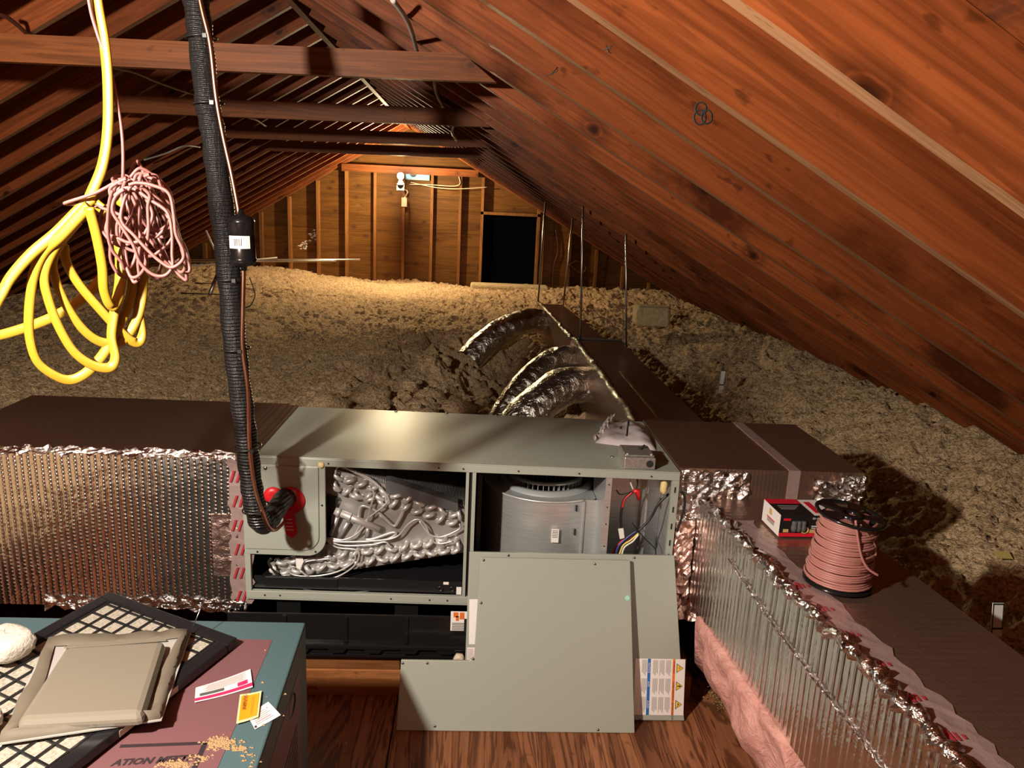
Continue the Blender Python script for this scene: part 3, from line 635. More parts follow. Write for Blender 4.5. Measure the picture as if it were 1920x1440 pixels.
wire([(1710, 300), (1620, 390), (1560, 500), (1500, 570), (1450, 620)], .0045, M['blkwire']); wire([(1450, 640), (1380, 700), (1320, 740), (1290, 810), (1270, 860)], .003, M['yelwire']); wire([(1450, 650), (1400, 710), (1330, 760), (1300, 850)], .003, M['whtwire'], 2.427)
wire([(1430, 620), (1350, 680), (1280, 750), (1240, 850)], .003, M['bluwire'], 2.425); wire([(1420, 640), (1310, 730), (1250, 800), (1220, 870)], .004, M['brnwire'], 2.432); wire([(1410, 640), (1300, 715), (1240, 790), (1200, 870)], .004, M['redwire'], 2.436)
wire([(1390, 540), (1450, 620), (1520, 700), (1590, 770), (1600, 850)], .0018, M['blkwire'], 2.44)
MB().hexa([dq(1275, 600, 2.425), dq(1320, 595, 2.425), dq(1330, 680, 2.425), dq(1290, 690, 2.425)], [dq(1275, 600, 2.44), dq(1320, 595, 2.44), dq(1330, 680, 2.44), dq(1290, 690, 2.44)]).build('wire_connector', M['whtwire'], ah)
wire([(1805, 275), (1840, 310), (1845, 400), (1815, 520), (1780, 620)], .0045, M['blkwire'], 2.36, 'power_cord')
# ------------------------------------------------------------------ emergency pan and its timber platform
M['panpl'] = plain('black_pan_plastic', (.008, .008, .008), .18)
pan = thing('drain_pan', 'shallow black plastic drain pan under the air handler', 'drain pan', (-.03, 2.67, .165))
m = MB().box(-.78, .69, 2.315, 3.03, .165, .18); m.box(-.78, .69, 2.315, 2.322, .18, .325).box(-.78, .69, 3.02, 3.03, .18, .295).box(-.78, -.77, 2.322, 3.02, .18, .295).box(.68, .69, 2.322, 3.02, .18, .295)
m.build('tray', M['panpl'], pan, bevel=.003)
MB().box(-.79, .70, 2.298, 2.318, .205, .222).build('rim', M['panpl'], pan, bevel=.004)
for k in range(7): MB().box(-.60+.2*k, -.585+.2*k, 2.309, 2.316, .225, .32).build('rib', M['panpl'], pan, bevel=.002)
for k in range(8): MB().prism([(-.03, 0), (.03, 0), (.02, -.014), (-.02, -.014)], .016, (-.66+.12*k, 2.316, .205), (1, 0, 0), (0, 0, 1), (0, -1, 0)).build('rim_tab', M['panpl'], pan)
for x in (-.6, -.2, .2, .6): MB().box(x-.04, x+.04, 2.40, 2.95, .18, .328).build('support_rib', M['panpl'], pan)
pt = MB().hexa([(-.055, 2.300, .222), (.035, 2.300, .222), (.035, 2.312, .222), (-.055, 2.312, .222)], [(-.035, 2.300, .262), (.015, 2.300, .262), (.015, 2.312, .262), (-.035, 2.312, .262)]).build('drain_boss', M['panpl'], pan)
M['ivory'] = plain('ivory_plastic', (.55, .46, .34), .45)
MB().lathe([(.021, 0), (.021, .012), (.017, .016), (.017, .026)], (-.012, 2.31, .175), 6, (0, -1, 0)).build('drain_plug', M['ivory'], pan)
pl = MB().hexa([(-.045, 2.311, .275), (.02, 2.311, .275), (.02, 2.314, .275), (-.045, 2.314, .275)], [(-.045, 2.311, .345), (.02, 2.311, .345), (.02, 2.314, .345), (-.045, 2.314, .345)]).build('label', M['white'], pan)
M['orange'] = plain('orange_print', (.60, .14, .02), .6)
for k, (x0_, x1_, z0_, z1_) in enumerate(((-.036, -.020, .325, .343), (-.015, .0, .318, .343), (-.028, -.018, .312, .33))): MB().box(x0_, x1_, 2.3100, 2.3107, z0_, z1_).build('print', M['orange'], pl)
for k in range(5): MB().box(-.04, .015, 2.3100, 2.3107, .302-.006*k, .3045-.006*k).build('print', M['foam'], pl)
def lum(x0, x1, y0, y1, z0, z1, lab, long='x'):
    m = MB().box(x0, x1, y0, y1, z0, z1); return m.build('timber_block', M['lumber'], None, lab, 'timber', 'timbers under the drain pan', bevel=.002)
lum(-1.30, -.205, 2.345, 2.48, 0, .098, 'lower dark timber under the left half of the drain pan'); lum(-1.25, -.215, 2.35, 2.49, .099, .164, 'pale timber lying on the lower one below the drain pan')
lum(-.145, .12, 2.37, 2.50, .06, .164, 'short timber behind the notched access panel'); lum(-.145, .75, 2.40, 2.54, 0, .0595, 'long timber on the floor behind the access panels'); lum(.60, .80, 2.335, 2.40, .0, .098, 'short timber end with a knot beside the pink batt'); lum(.60, .78, 2.345, 2.42, .099, .164, 'uppermost short timber beside the pink batt')
# ------------------------------------------------------------------ refrigerant line set
YL = 2.14
M['pipe_ins'] = None
t = NT('black_taped_pipe_insulation'); sp_ = t.n('SeparateXYZ', i={0: t.coord()}).outputs
rg = t.math('SINE', t.math('MULTIPLY', t.math('ADD', sp_[2], t.math('MULTIPLY', t.noise(t.coord(), 40, 2), .006)), 2*math.pi*105)); cr = t.noise(t.coord((1, 1, .25)), 90, 3, .6, .5)
t.set(Base_Color=(.016, .016, .017, 1), Roughness=.33, Specular_IOR_Level=.7); t.bump(t.math('ADD', t.math('MULTIPLY', rg, .5), cr), .8, .006); M['pipe_ins'] = t.m
t = NT('copper'); nz = t.noise(t.coord((6, 6, 2)), 3, 3); t.set(Base_Color=t.ramp(nz, (.35, (.42, .19, .11)), (.65, (.62, .33, .22))), Metallic=1.0, Roughness=.3); M['copper'] = t.m
M['drier'] = plain('black_enamel', (.006, .006, .007), .22)
ls = thing('refrigerant_line_set', 'black insulated refrigerant pipe with copper line and filter drier', 'pipe', tuple(atY(535, 931, 2.3)))
pp = [(330, -330), (340, -190), (352, -80), (367, 0), (376, 72), (389, 195), (400, 253), (412, 361), (430, 523), (441, 653), (454, 762), (463, 837), (472, 913), (480, 958)]
P = [atY(x, y, YL) for x, y in pp]+[atY(492, 982, YL+.03), atY(510, 968, YL+.09), atY(526, 942, YL+.16), atY(538, 932, 2.364)]
Q = bez(P, 10); rr = random.Random(5)
mp = MB().tube(Q, [.031*(1+.05*math.sin(i*.9)+.06*(rr.random()-.5)) for i in range(len(Q))], 20)
mp.build('insulated_pipe', M['pipe_ins'], ls)
cu = [(334, -330), (346, -190), (360, -80), (378, 14), (394, 83), (405, 180), (418, 253), (434, 325), (446.5, 390), (448, 402)]
MB().tube(bez([atY(x, y, YL-.035) for x, y in cu], 8), .0068, 10).build('copper_line', M['copper'], ls)
cu2 = [(456, 495), (456.5, 520), (455, 588), (455, 653), (465, 733), (468, 837), (477.5, 913), (492, 960)]
MB().tube(bez([atY(x, y, YL-.035) for x, y in cu2]+[atY(503, 988, YL-.01), atY(517, 993, YL+.06), atY(535, 976, 2.362)], 8), .0062, 10).build('copper_line', M['copper'], ls)
dc = atY(452, 402, YL-.038); db = atY(457, 500, YL-.038); ax = db-dc; Ld = float(np.linalg.norm(ax))
dr = MB().lathe([(.007, -.012), (.009, 0), (.022, .003), (.030, .008), (.0345, .018), (.0345, Ld*.16), (.033, Ld*.17), (.033, Ld*.83), (.0345, Ld*.84), (.0345, Ld-.018), (.030, Ld-.008), (.022, Ld-.003), (.009, Ld), (.007, Ld+.01)], dc, 32, ax).build('filter_drier', M['drier'], ls)
u = ax/Ld; sd = np.cross(u, (0, 1, 0)); sd /= np.linalg.norm(sd); fr = np.cross(sd, u); fr = fr if fr[1] < 0 else -fr
V = []; na = 12
for k in range(na+1):
    a = R(-58+ 108*k/na)
    for zz in (Ld*.40, Ld*.64): V.append(dc+u*zz+(fr*math.cos(a)-sd*math.sin(a)*(1 if sd[0] < 0 else -1))*.0339)
MB().add(V, [(2*k, 2*k+1, 2*k+3, 2*k+2) for k in range(na)], True).build('drier_label', M['white'], dr)
for k in range(7):
    a0 = R(-20+5*k); m = MB(); V = []
    for a in (a0, a0+R(2.2 if k % 2 else 3.2)):
        for zz in (Ld*.45, Ld*.59): V.append(dc+u*zz+(fr*math.cos(a)-sd*math.sin(a)*(1 if sd[0] < 0 else -1))*.0342)
    m.add(V, [(0, 1, 3, 2)]).build('label_print', M['blkwire'], dr)
def ring_at(px, py, r=.036):
    c = atY(px, py, YL); i = min(range(len(Q)), key=lambda k: np.linalg.norm(Q[k]-c)); d = Q[min(i+1, len(Q)-1)]-Q[max(i-1, 0)]; d /= np.linalg.norm(d)
    a = np.cross(d, (0, 1, 0)); a /= np.linalg.norm(a); b_ = np.cross(d, a)
    m = MB().tube([Q[i]+a*math.cos(q)*r*1.05+b_*math.sin(q)*r*1.12+np.array([.004, -.005, 0]) for q in np.linspace(0, 2*math.pi, 24, endpoint=False)], .0024, 6, closed=True)
    m.box(Q[i][0]+.02, Q[i][0]+.03, Q[i][1]-.046, Q[i][1]-.036, Q[i][2]-.005, Q[i][2]+.005); m.build('cable_tie', M['blkwire'], ls)
for p in ((376, 73), (389, 195), (430, 524), (441, 655), (463, 838), (478, 950)): ring_at(*p)
def disc(px, py, r, y, tilt, name):
    c = atY(px, py, y); m = MB().lathe([(r*.35, 0), (r, .001), (r, .004), (r*.4, .007)], c, 28, (tilt, -1, 0), True); return m.build(name, M['red'], ls)
disc(545, 938, .046, 2.362, .0, 'rubber_grommet'); disc(512, 929, .030, 2.360, .1, 'warning_tag')
tagp = [(-.018, 0), (.018, 0), (.022, -.075), (.005, -.095), (-.016, -.08)]; o = atY(540, 958, 2.358); MB().prism(tagp, .0015, o, (1, 0, .1), (-.1, 0, 1), (0, -1, 0)).build('warning_tag', M['red'], ls)
for k in range(4):
    p = o+np.array([-.012+.002*k, -.0022, -.030-.012*k]); MB().box(p[0], p[0]+.024, p[1]-.0004, p[1], p[2], p[2]+.002).build('tag_print', M['white'], ls)
    p = atY(504, 925+2.4*k, 2.3545); MB().box(p[0], p[0]+.018, p[1]-.0006, p[1], p[2], p[2]+.0014).build('tag_print', M['white'], ls)
    p = atY(546, 921+2.6*k, 2.3545); MB().box(p[0], p[0]+.016, p[1]-.0006, p[1], p[2], p[2]+.0014).build('tag_print', M['white'], ls)
# ------------------------------------------------------------------ hanging cables
M['yellow'] = plain('yellow_cable_jacket', (.29, .18, .010), .45); M['pink'] = plain('pink_cable_jacket', (.36, .15, .13), .45)
YC = 1.33; S5 = lambda x, y: (x/2.88, y/2.88+250)
rr = random.Random(11)
def cab(pts, dy, m, r, flat):
    n = len(pts); P = bez([atY(x, y, YC+dy[0]+(dy[1]-dy[0])*i/(n-1)+.02*math.sin(i*1.7)) for i, (x, y) in enumerate(pts)], 10)
    return m.tube(P, r, 10, ry=flat, up=None)
my = MB()
f = lambda L: [S5(*p) for p in L]
drop = [(120, -600), (140, -320), (165, -130), (182, 0), (195, 75), (202, 150), (202, 240), (192, 310), (170, 365), (155, 395)]
W, FL = .0037, .0095
def ribbon(pts, d0, d1):
    n = len(pts); P = bez([atY(x, y, YC+d0+(d1-d0)*i/(n-1)) for i, (x, y) in enumerate(pts)], 10); my.tube(P, W, 10, ry=FL, up=(.25, 1, .1))
ribbon(drop, 0, 0)
ribbon(f([(500, 350), (430, 410), (300, 540), (170, 650), (60, 775), (0, 880), (-80, 1000), (-260, 1090), (-460, 900), (-560, 300), (-600, -300)]), 0, -.05)
ribbon(f([(480, 390), (330, 550), (235, 640), (180, 770), (158, 950), (160, 1100), (200, 1230), (290, 1305), (380, 1332), (470, 1290), (560, 1190), (620, 1080), (690, 930), (715, 800), (700, 700)]), -.02, .06)
ribbon(f([(400, 480), (290, 620), (238, 760), (262, 900), (320, 1050), (400, 1180), (500, 1252), (590, 1265), (622, 1210), (602, 1100), (615, 980), (645, 800), (640, 600), (590, 450), (520, 380)]), -.01, .05)
ribbon(f([(420, 470), (330, 580), (283, 690), (305, 810), (370, 950), (450, 1060), (540, 1125), (640, 1130), (705, 1065), (752, 960), (772, 820), (776, 600), (745, 440), (640, 360)]), .0, .08)
ribbon(f([(345, 600), (360, 700), (430, 820), (540, 950), (650, 1070), (730, 1130), (765, 1090), (745, 950), (722, 820), (720, 700)]), .02, .07)
ribbon(f([(480, 400), (522, 560), (552, 720), (562, 850), (600, 935), (640, 880), (660, 760), (665, 620)]), -.03, .05)
ribbon(f([(560, 770), (450, 890), (330, 970), (180, 1035), (0, 1090), (-120, 1105), (-330, 1060), (-500, 760), (-590, 200), (-620, -300)]), .09, .10)
my.build('yellow_cable_coil', M['yellow'], None, 'loosely looped yellow electrical cable hanging at the upper left', 'cable')
mp_ = MB()
def thin(pts, d0, d1, r=.0029):
    n = len(pts); P = bez([atY(x, y, YC+d0+(d1-d0)*i/(n-1)) for i, (x, y) in enumerate(pts)], 9); mp_.tube(P, r, 7)
thin([(105, -600), (128, -320), (152, -130), (167, 0), (182, 60), (205, 125), (220, 190), (230, 260), (231, 325), (228, 340)], -.02, .02)
thin(f([(640, 255), (520, 320), (370, 370), (355, 380), (420, 385), (540, 400), (700, 470), (830, 600), (900, 700), (990, 750), (1025, 730), (990, 600), (900, 480), (760, 180), (730, 160), (700, 220)]), -.02, .05)
def loop(ax_, ay, bx_, by, wd, k):             # hank loop between top point A and bottom point B, width wd
    n = 14; A_ = np.array([ax_, ay], float); B_ = np.array([bx_, by], float); d = B_-A_; s = np.array([-d[1], d[0]])/np.linalg.norm(d); c = (A_+B_)/2
    ph0 = rr.uniform(-.4, .4)
    pts = [tuple(c-d/2*math.cos(2*math.pi*i/n+ph0)+s*wd*math.sin(2*math.pi*i/n+ph0)*(1+.25*math.sin(3*i*.45+k))+np.array([rr.uniform(-3, 3), rr.uniform(-3, 3)])) for i in range(n+2)]
    thin(pts, rr.uniform(-.06, .08), rr.uniform(-.06, .10))
for k in range(15):
    loop(232+rr.uniform(-18, 38), 338+rr.uniform(-8, 18), rr.uniform(205, 352), rr.uniform(450, 530), rr.uniform(14, 48), k)
for k in range(4): loop(255+rr.uniform(-5, 25), 312+rr.uniform(0, 18), rr.uniform(285, 320), rr.uniform(410, 470), rr.uniform(22, 38), k)
mp_.tube([atY(225+14*math.cos(q), 337+7*math.sin(q), YC-.03*math.sin(q)) for q in np.linspace(0, 6.28, 16, endpoint=False)], .003, 6, closed=True)
M['pinkdull'] = plain('dusty_pink_jacket', (.22, .088, .078), .5)
mp_.build('pink_wire_hank', M['pinkdull'], None, 'tangled hank of thin pink wire hanging beside the yellow cable', 'cable')
# ------------------------------------------------------------------ access panels leaning on the cabinet
def lean(yb, yt, zt):
    Yd = np.array([0, yt-yb, zt]); Yd /= np.linalg.norm(Yd); X = np.array([1., 0, 0]); return np.array([0, yb, 0.]), X, Yd, np.cross(X, Yd)
def lean_poly(pts, pl): 
    O, X, Yd, N = pl; out = []
    for p in pts: q = atP(*p, N, O)-O; out.append((float(q@X), float(q@Yd)))
    return out
def on(pl, x, y, h=0): O, X, Yd, N = pl; return O+X*x+Yd*y+N*h
p2 = lean(2.225, 2.345, .55); p1 = lean(2.163, 2.316, .535)
def lbox(pl, x0, x1, y0, y1, h0, h1, m=None):
    m = m or MB(); return m.hexa([on(pl, x0, y0, h0), on(pl, x1, y0, h0), on(pl, x1, y1, h0), on(pl, x0, y1, h0)], [on(pl, x0, y0, h1), on(pl, x1, y0, h1), on(pl, x1, y1, h1), on(pl, x0, y1, h1)])
P2 = lean_poly([(868, 1352), (1283, 1356), (1264.5, 1042), (880, 1035)], p2); P2[0] = (P2[0][0], .004); P2[1] = (P2[1][0], .004)
b2 = thing('access_panel', 'rectangular grey access panel with warning label, leaning behind the notched one', 'panel', tuple(on(p2, sum(p[0] for p in P2)/4, .004)))
MB().prism(P2, -.014, p2[0], p2[1], p2[2], p2[3]).build('sheet', M['grey'], b2, bevel=.002)
P1 = lean_poly([(743, 1367), (1190, 1377), (1181.5, 1051), (901, 1045.5), (889, 1232), (880, 1239), (752, 1237.5)], p1); P1[0] = (P1[0][0], .002); P1[1] = (P1[1][0], .002)
b1 = thing('access_panel', 'L shaped notched grey access panel leaning in front of the air handler', 'panel', tuple(on(p1, .18, .002)))
MB().prism(P1, -.012, p1[0], p1[1], p1[2], p1[3]).build('sheet', M['grey'], b1, bevel=.002)
def lscrew(px, py, pl, par, mat='steel', r=.0045):
    c = atP(px, py, pl[3], pl[0]); MB().lathe([(r, 0), (r*.9, .003), (r*.4, .004)], c, 8, pl[3]).build('screw', M[mat], par); MB().lathe([(r*.45, .004), (r*.4, .0045)], c, 6, pl[3]).build('screw_recess', M['hole'], par)
for p in ((906.6, 1050), (1115, 1057), (902, 1130), (887, 1235), (755, 1243), (801, 1243), (815, 1361), (1121, 1368)): lscrew(*p, p1, b1)
for p in ((953, 1041), (1189, 1045.5), (1201, 1349)): lscrew(*p, p2, b2)
M['mint'] = plain('mint_sticker', (.30, .62, .50), .5); c = atP(1176, 1121, p1[3], p1[0]); MB().lathe([(.008, .0003), (.008, .0008)], c, 20, p1[3]).build('round_sticker', M['mint'], b1)
# warning label on the rear panel
M['warn_or'] = plain('warning_orange', (.72, .16, .03), .5); M['notice_bl'] = plain('notice_blue', (.02, .12, .40), .5); M['warn_y'] = plain('warning_yellow', (.80, .52, .04), .5); M['ink'] = plain('black_ink', (.02, .02, .02), .6); M['inkgrey'] = plain('grey_small_print', (.30, .28, .27), .6)
lw = lean_poly([(1190, 1339.5), (1281, 1341), (1277, 1236), (1190, 1234.5)], p2); x0, x1 = P2[1][0]-.175, min(lw[1][0], P2[1][0]-.004); y0, y1 = lw[1][1], lw[2][1]
lb = lbox(p2, x0, x1, y0, y1, .0003, .0008).build('warning_label', M['white'], b2)
W_ = x1-x0; H_ = y1-y0
def lr(u0, u1, v0, v1, mat, nm, h=.0011): return lbox(p2, x0+W_*u0, x0+W_*u1, y0+H_*v0, y0+H_*v1, .0008, h).build(nm, M[mat], lb)
lr(.75, .80, 0, 1, 'warn_or', 'orange_band'); lr(.25, .31, 0, 1, 'notice_bl', 'blue_band')
for c0 in (.14, .36, .49, .62):
    for r0 in (.04, .37, .70):
        for k in range(5): lr(c0+.021*k, c0+.021*k+.011, r0+.02*((k*7+int(c0*50)) % 4), r0+.28, 'inkgrey', 'small_print')
for v in (.84, .52, .19):
    tri = [(.83, v-.085), (.83, v+.085), (.965, v)]; MB().prism([(x0+W_*a, y0+H_*c_) for a, c_ in tri], .0004, on(p2, 0, 0, .0008), p2[1], p2[2], p2[3]).build('triangle_border', M['ink'], lb)
    tri = [(.842, v-.066), (.842, v+.066), (.948, v)]; MB().prism([(x0+W_*a, y0+H_*c_) for a, c_ in tri], .0004, on(p2, 0, 0, .0013), p2[1], p2[2], p2[3]).build('warning_triangle', M['warn_y'], lb)
    sy = {.84: [[(.855, -.004), (.885, .012), (.88, -.012), (.915, .004), (.888, -.002), (.892, .022)]], .52: [[(.877, -.010), (.877, .010), (.925, .006), (.925, -.006)], [(.855, -.009), (.855, .009), (.868, .009), (.868, -.009)]], .19: [[(.858, -.02), (.875, -.006), (.872, .016), (.885, .018), (.91, -.004), (.90, -.012), (.885, .002), (.868, -.03)]]}[v]
    for s_ in sy: MB().prism([(x0+W_*a, y0+H_*(v+c_*1.6)) for a, c_ in s_], .0003, on(p2, 0, 0, .0018), p2[1], p2[2], p2[3]).build('symbol', M['ink'], lb)
for v, tx in ((.97, 'WARNING'), (.60, 'AVERTISSEMENT'), (.23, 'ADVERTENCIA')): text_mesh(tx, W_*.052, on(p2, x0+W_*.762, y0+H_*v, .0012), -p2[2], p2[1], 'lettering', M['ink'], lb)
for v, tx in ((.93, 'NOTICE'), (.60, 'AVIS'), (.26, 'AVISO')): text_mesh(tx, W_*.055, on(p2, x0+W_*.262, y0+H_*v, .0012), -p2[2], p2[1], 'lettering', M['white'], lb)
lq = lean_poly([(879, 1208), (899, 1208), (899, 1123.5), (880, 1123.5)], p2); MB().prism(lq, .0006, on(p2, 0, 0, .0003), p2[1], p2[2], p2[3]).build('blank_label', M['white'], b2)
lq = lean_poly([(876, 1238), (893, 1236), (893, 1214), (876, 1214)], p2); l3 = MB().prism(lq, .0006, on(p2, 0, 0, .0003), p2[1], p2[2], p2[3]).build('small_label', M['white'], b2)
for k in range(5): 
    q = lean_poly([(877.5+2.2*k, 1236), (878.5+2.2*k, 1236), (878.5+2.2*k, 1216), (877.5+2.2*k, 1216)], p2); MB().prism(q, .0003, on(p2, 0, 0, .001), p2[1], p2[2], p2[3]).build('small_print', M['inkgrey'] if k < 4 else M['warn_or'], l3)
# ------------------------------------------------------------------ things on the cabinet
jx0, jx1, jy0, jy1 = .509, .613, 2.378, 2.50; jz = AZ1-TILT*(.56-AX0)+.0012
t = NT('cast_galvanised_box'); nz = t.n('TexVoronoi', i={'Vector': t.coord(), 'Scale': 160}).outputs['Distance']; t.set(Base_Color=t.ramp(nz, (.0, (.36, .35, .33)), (.8, (.58, .56, .53))), Metallic=.85, Roughness=.42); M['box_metal'] = t.m
jb = thing('electrical_box', 'small metal electrical switch box on the air handler', 'electrical box', ((jx0+jx1)/2, (jy0+jy1)/2, jz))
MB().box(jx0, jx1, jy0, jy1, jz, jz+.040).build('body', M['box_metal'], jb, bevel=.003)
MB().box(jx0+.003, jx1-.003, jy0+.010, jy1-.002, jz+.0405, jz+.046).build('cover', M['box_metal'], jb, bevel=.002)
MB().lathe([(.012, 0), (.012, .0015)], (jx1-.019, jy0-.0003, jz+.020), 20, (0, -1, 0)).build('knockout', M['hole'], jb)
MB().lathe([(.007, 0), (.006, .006)], (jx0+.066, jy0+.075, jz+.046), 12).build('toggle_base', M['hole'], jb); MB().tube([(jx0+.066, jy0+.075, jz+.05), (jx0+.082, jy0+.078, jz+.060)], .0035, 8).build('toggle', M['hole'], jb)
for x in (jx0+.012, jx1-.012): MB().lathe([(.005, 0), (.004, .003)], (x, jy0+.017, jz+.046), 8).build('screw', M['alu'], jb)
M['bagpl'] = NT('clear_plastic_over_paper').set(Base_Color=(.60, .54, .55, 1), Roughness=.12, Coat_Weight=1.0, Coat_Roughness=.05).m
bz = AZ1-TILT*(.57-AX0)+.001; na, nb = 26, 20; G = np.zeros((na+1, nb+1, 3)); rg2 = np.random.default_rng(4)
c00, c10, c11, c01 = np.array([.455, 2.655]), np.array([.665, 2.585]), np.array([.69, 2.90]), np.array([.565, 2.93])
for i in range(na+1):
    for j in range(nb+1):
        a, c = i/na, j/nb; q = (c00*(1-a)+c10*a)*(1-c)+(c01*(1-a)+c11*a)*c; e = (math.sin(math.pi*a)**.35)*(math.sin(math.pi*c)**.35)
        G[i, j] = (q[0], q[1], bz+e*(.030+.006*math.sin(9*a+3*c)+.010*(float(vnoise(np.array(a*9.), np.array(c*9.), 3))-.5))+.0005)
bag = thing('manual_bag', 'clear plastic bag of paper manuals lying behind the electrical box', 'bag', (.57, 2.75, bz))
MB().grid(G).build('bag_film', M['bagpl'], bag)
Q_ = [G[int(na*.52), j]+np.array([0, 0, .0012]) for j in range(4, nb-2)]; MB().tube(Q_, .004, 6, ry=.001, up=(1, 0, 0)).build('printed_bar', M['ink'], bag)
Q_ = [G[int(na*.35), j]+np.array([0, 0, .0012]) for j in range(9, 13)]; MB().tube(Q_, .003, 6, ry=.001, up=(1, 0, 0)).build('printed_bar', M['ink'], bag)
crinkle((.445, 2.66, bz+.002), (.03, .02, 0), (.10, .27, .015), 4, 16, .02, 21, M['bagpl'], bag, 'bag_fold')
# ------------------------------------------------------------------ wire spool and connector box on the branch duct
ZD = .7465; sc_ = atZ(1572, 1093, ZD); sx_, sy_ = float(sc_[0]), float(sc_[1])+.01
spl = thing('wire_spool', 'black plastic spool wound with pink wire on the branch duct', 'spool', (sx_, sy_, ZD))
M['spoolpl'] = plain('black_spool_plastic', (.008, .008, .008), .16)
HS = .185; RB = .079
MB().lathe([(.086, 0), (.086, .006), (.030, .008)], (sx_, sy_, ZD), 40).build('bottom_flange', M['spoolpl'], spl)
tf = MB(); ct = np.array([sx_+.008, sy_, ZD+HS]); nrm = np.array([.10, -.05, 1.]); nrm /= np.linalg.norm(nrm)
tf.lathe([(.087, 0), (.088, .003), (.087, .006), (.078, .006), (.078, 0)], ct, 40, nrm, False); tf.lathe([(.034, 0), (.034, .008), (.016, .008), (.016, 0)], ct, 24, nrm, False)
ea = np.cross(nrm, (0, 1, 0)); ea /= np.linalg.norm(ea); eb = np.cross(nrm, ea)
for k in range(5):
    a0 = 2*math.pi*k/5+.3; V = [ct+nrm*h+(ea*math.cos(a)+eb*math.sin(a))*r for h in (0, .006) for (a, r) in ((a0-.45, .032), (a0+.45, .032), (a0+.30, .080), (a0-.30, .080))]
    tf.hexa(V[:4], V[4:])
tf.build('top_flange', M['spoolpl'], spl)
MB().lathe([(.055, .008), (.055, HS)], (sx_, sy_, ZD), 24).build('hub', M['pink'], spl)
Q_ = []; NTn = 30
for i in range(NTn*26):
    f_ = i/(NTn*26); a = 2*math.pi*i/26; r = RB-.013*f_**1.2+.0012*math.sin(i*.37)+(.003*math.sin(f_*40)); Q_.append((sx_+.007*f_+r*math.cos(a), sy_+r*math.sin(a), ZD+.011+(HS-.016)*f_))
MB().tube(Q_, .0033, 6).build('wire_winding', M['pink'], spl)
V5 = (1380, 900, 6.0)
def sq(x, y, Y): return atY(V5[0]+x/V5[2], V5[1]+y/V5[2], Y)
MB().tube(bez([sq(1345, 455, 1.735), sq(1370, 640, 1.728), sq(1410, 850, 1.725), sq(1480, 990, 1.72), sq(1600, 1075, 1.715)], 8), .0033, 6).build('loose_wire_end', M['pink'], spl)
MB().tube(bez([sq(1400, 510, 1.735), sq(1480, 610, 1.74), sq(1560, 730, 1.75), sq(1570, 850, 1.75)], 8), .0033, 6).build('loose_wire_end', M['pink'], spl)
# connector box
A_ = atZ(1428, 975, ZD); B_ = atZ(1459, 1006, ZD); C_ = atZ(1552, 1007, ZD)
ex = (C_-B_); ex[2] = 0; Lx = float(np.linalg.norm(ex)); ex /= Lx; ey = np.array([-ex[1], ex[0], 0]); 
if ey[1] < 0: ey = -ey
Lx = .165; Ly = .125; Hb = .068; O_ = B_+np.array([0, 0, .0003])
cbx = thing('connector_box', 'red, black and white cardboard parts box beside the wire spool', 'box', tuple(O_+ex*Lx/2+ey*Ly/2))
M['boxwhite'] = plain('white_carton', (.70, .66, .64), .5); M['boxblack'] = plain('black_carton_print', (.012, .011, .011), .35); M['boxred'] = plain('red_carton_print', (.55, .01, .03), .4); M['boxgold'] = plain('gold_print', (.50, .33, .12), .5)
def cbq(u, v, w_): return O_+ex*u+ey*v+np.array([0, 0, w_])
def cbox(u0, u1, v0, v1, w0, w1, mat, nm): return MB().hexa([cbq(u0, v0, w0), cbq(u1, v0, w0), cbq(u1, v1, w0), cbq(u0, v1, w0)], [cbq(u0, v0, w1), cbq(u1, v0, w1), cbq(u1, v1, w1), cbq(u0, v1, w1)]).build(nm, M[mat], cbx)
cbox(0, Lx, 0, Ly, 0, Hb, 'boxwhite', 'box_body'); e_ = .0006
cbox(0, Lx, -e_, 0, .012, Hb, 'boxblack', 'front_print'); cbox(0, Lx, -e_*1.4, 0, 0, .012, 'boxred', 'red_band'); cbox(0, Lx*.62, 0, Ly, Hb, Hb+e_, 'boxblack', 'top_print'); cbox(0, Lx*.62, Ly*.72, Ly, Hb+e_, Hb+e_*2, 'boxred', 'red_band'); cbox(Lx*.70, Lx*.82, Ly*.15, Ly*.85, Hb, Hb+e_, 'boxred', 'red_print')
cbox(.010, .032, -e_*2.4, -e_, .051, .058, 'boxred', 'logo_patch'); cbox(.088, .165, -e_*2.4, -e_, .013, .024, 'boxgold', 'gold_band'); cbox(.012, .028, -e_*2.4, -e_, .014, .024, 'boxgold', 'gold_band')
for k in range(3): MB().lathe([(.008, -.016), (.010, -.004), (.0075, .008), (.009, .012), (.006, .016)], cbq(.045+.014*k, -e_*2, .034), 10, (0, 0, 1)).build('pictured_part', M['foam'], cbx)
MB().tube([cbq(.078+.011*math.cos(a), -e_*3, .022+.009*math.sin(a)) for a in np.linspace(0, 6.28, 14, endpoint=False)], .003, 6, closed=True).build('pictured_part', M['boxgold'], cbx)
for k, (tx, s_) in enumerate((('SD-4200', .0085),)): text_mesh(tx, s_, cbq(.098, -e_*1.5, .056-.009*k), ex, (0, 0, 1), 'lettering', M['white'], cbx)
for k in range(3): cbox(.098, .128, -e_*2.4, -e_, .029-.006*k+.004, .0315-.006*k+.004, 'boxwhite', 'small_print')
for k in range(3): cbox(.02, .085-.01*k, Ly*.56-.012*k, Ly*.58-.012*k, Hb+e_, Hb+e_*2, 'inkgrey', 'small_print')
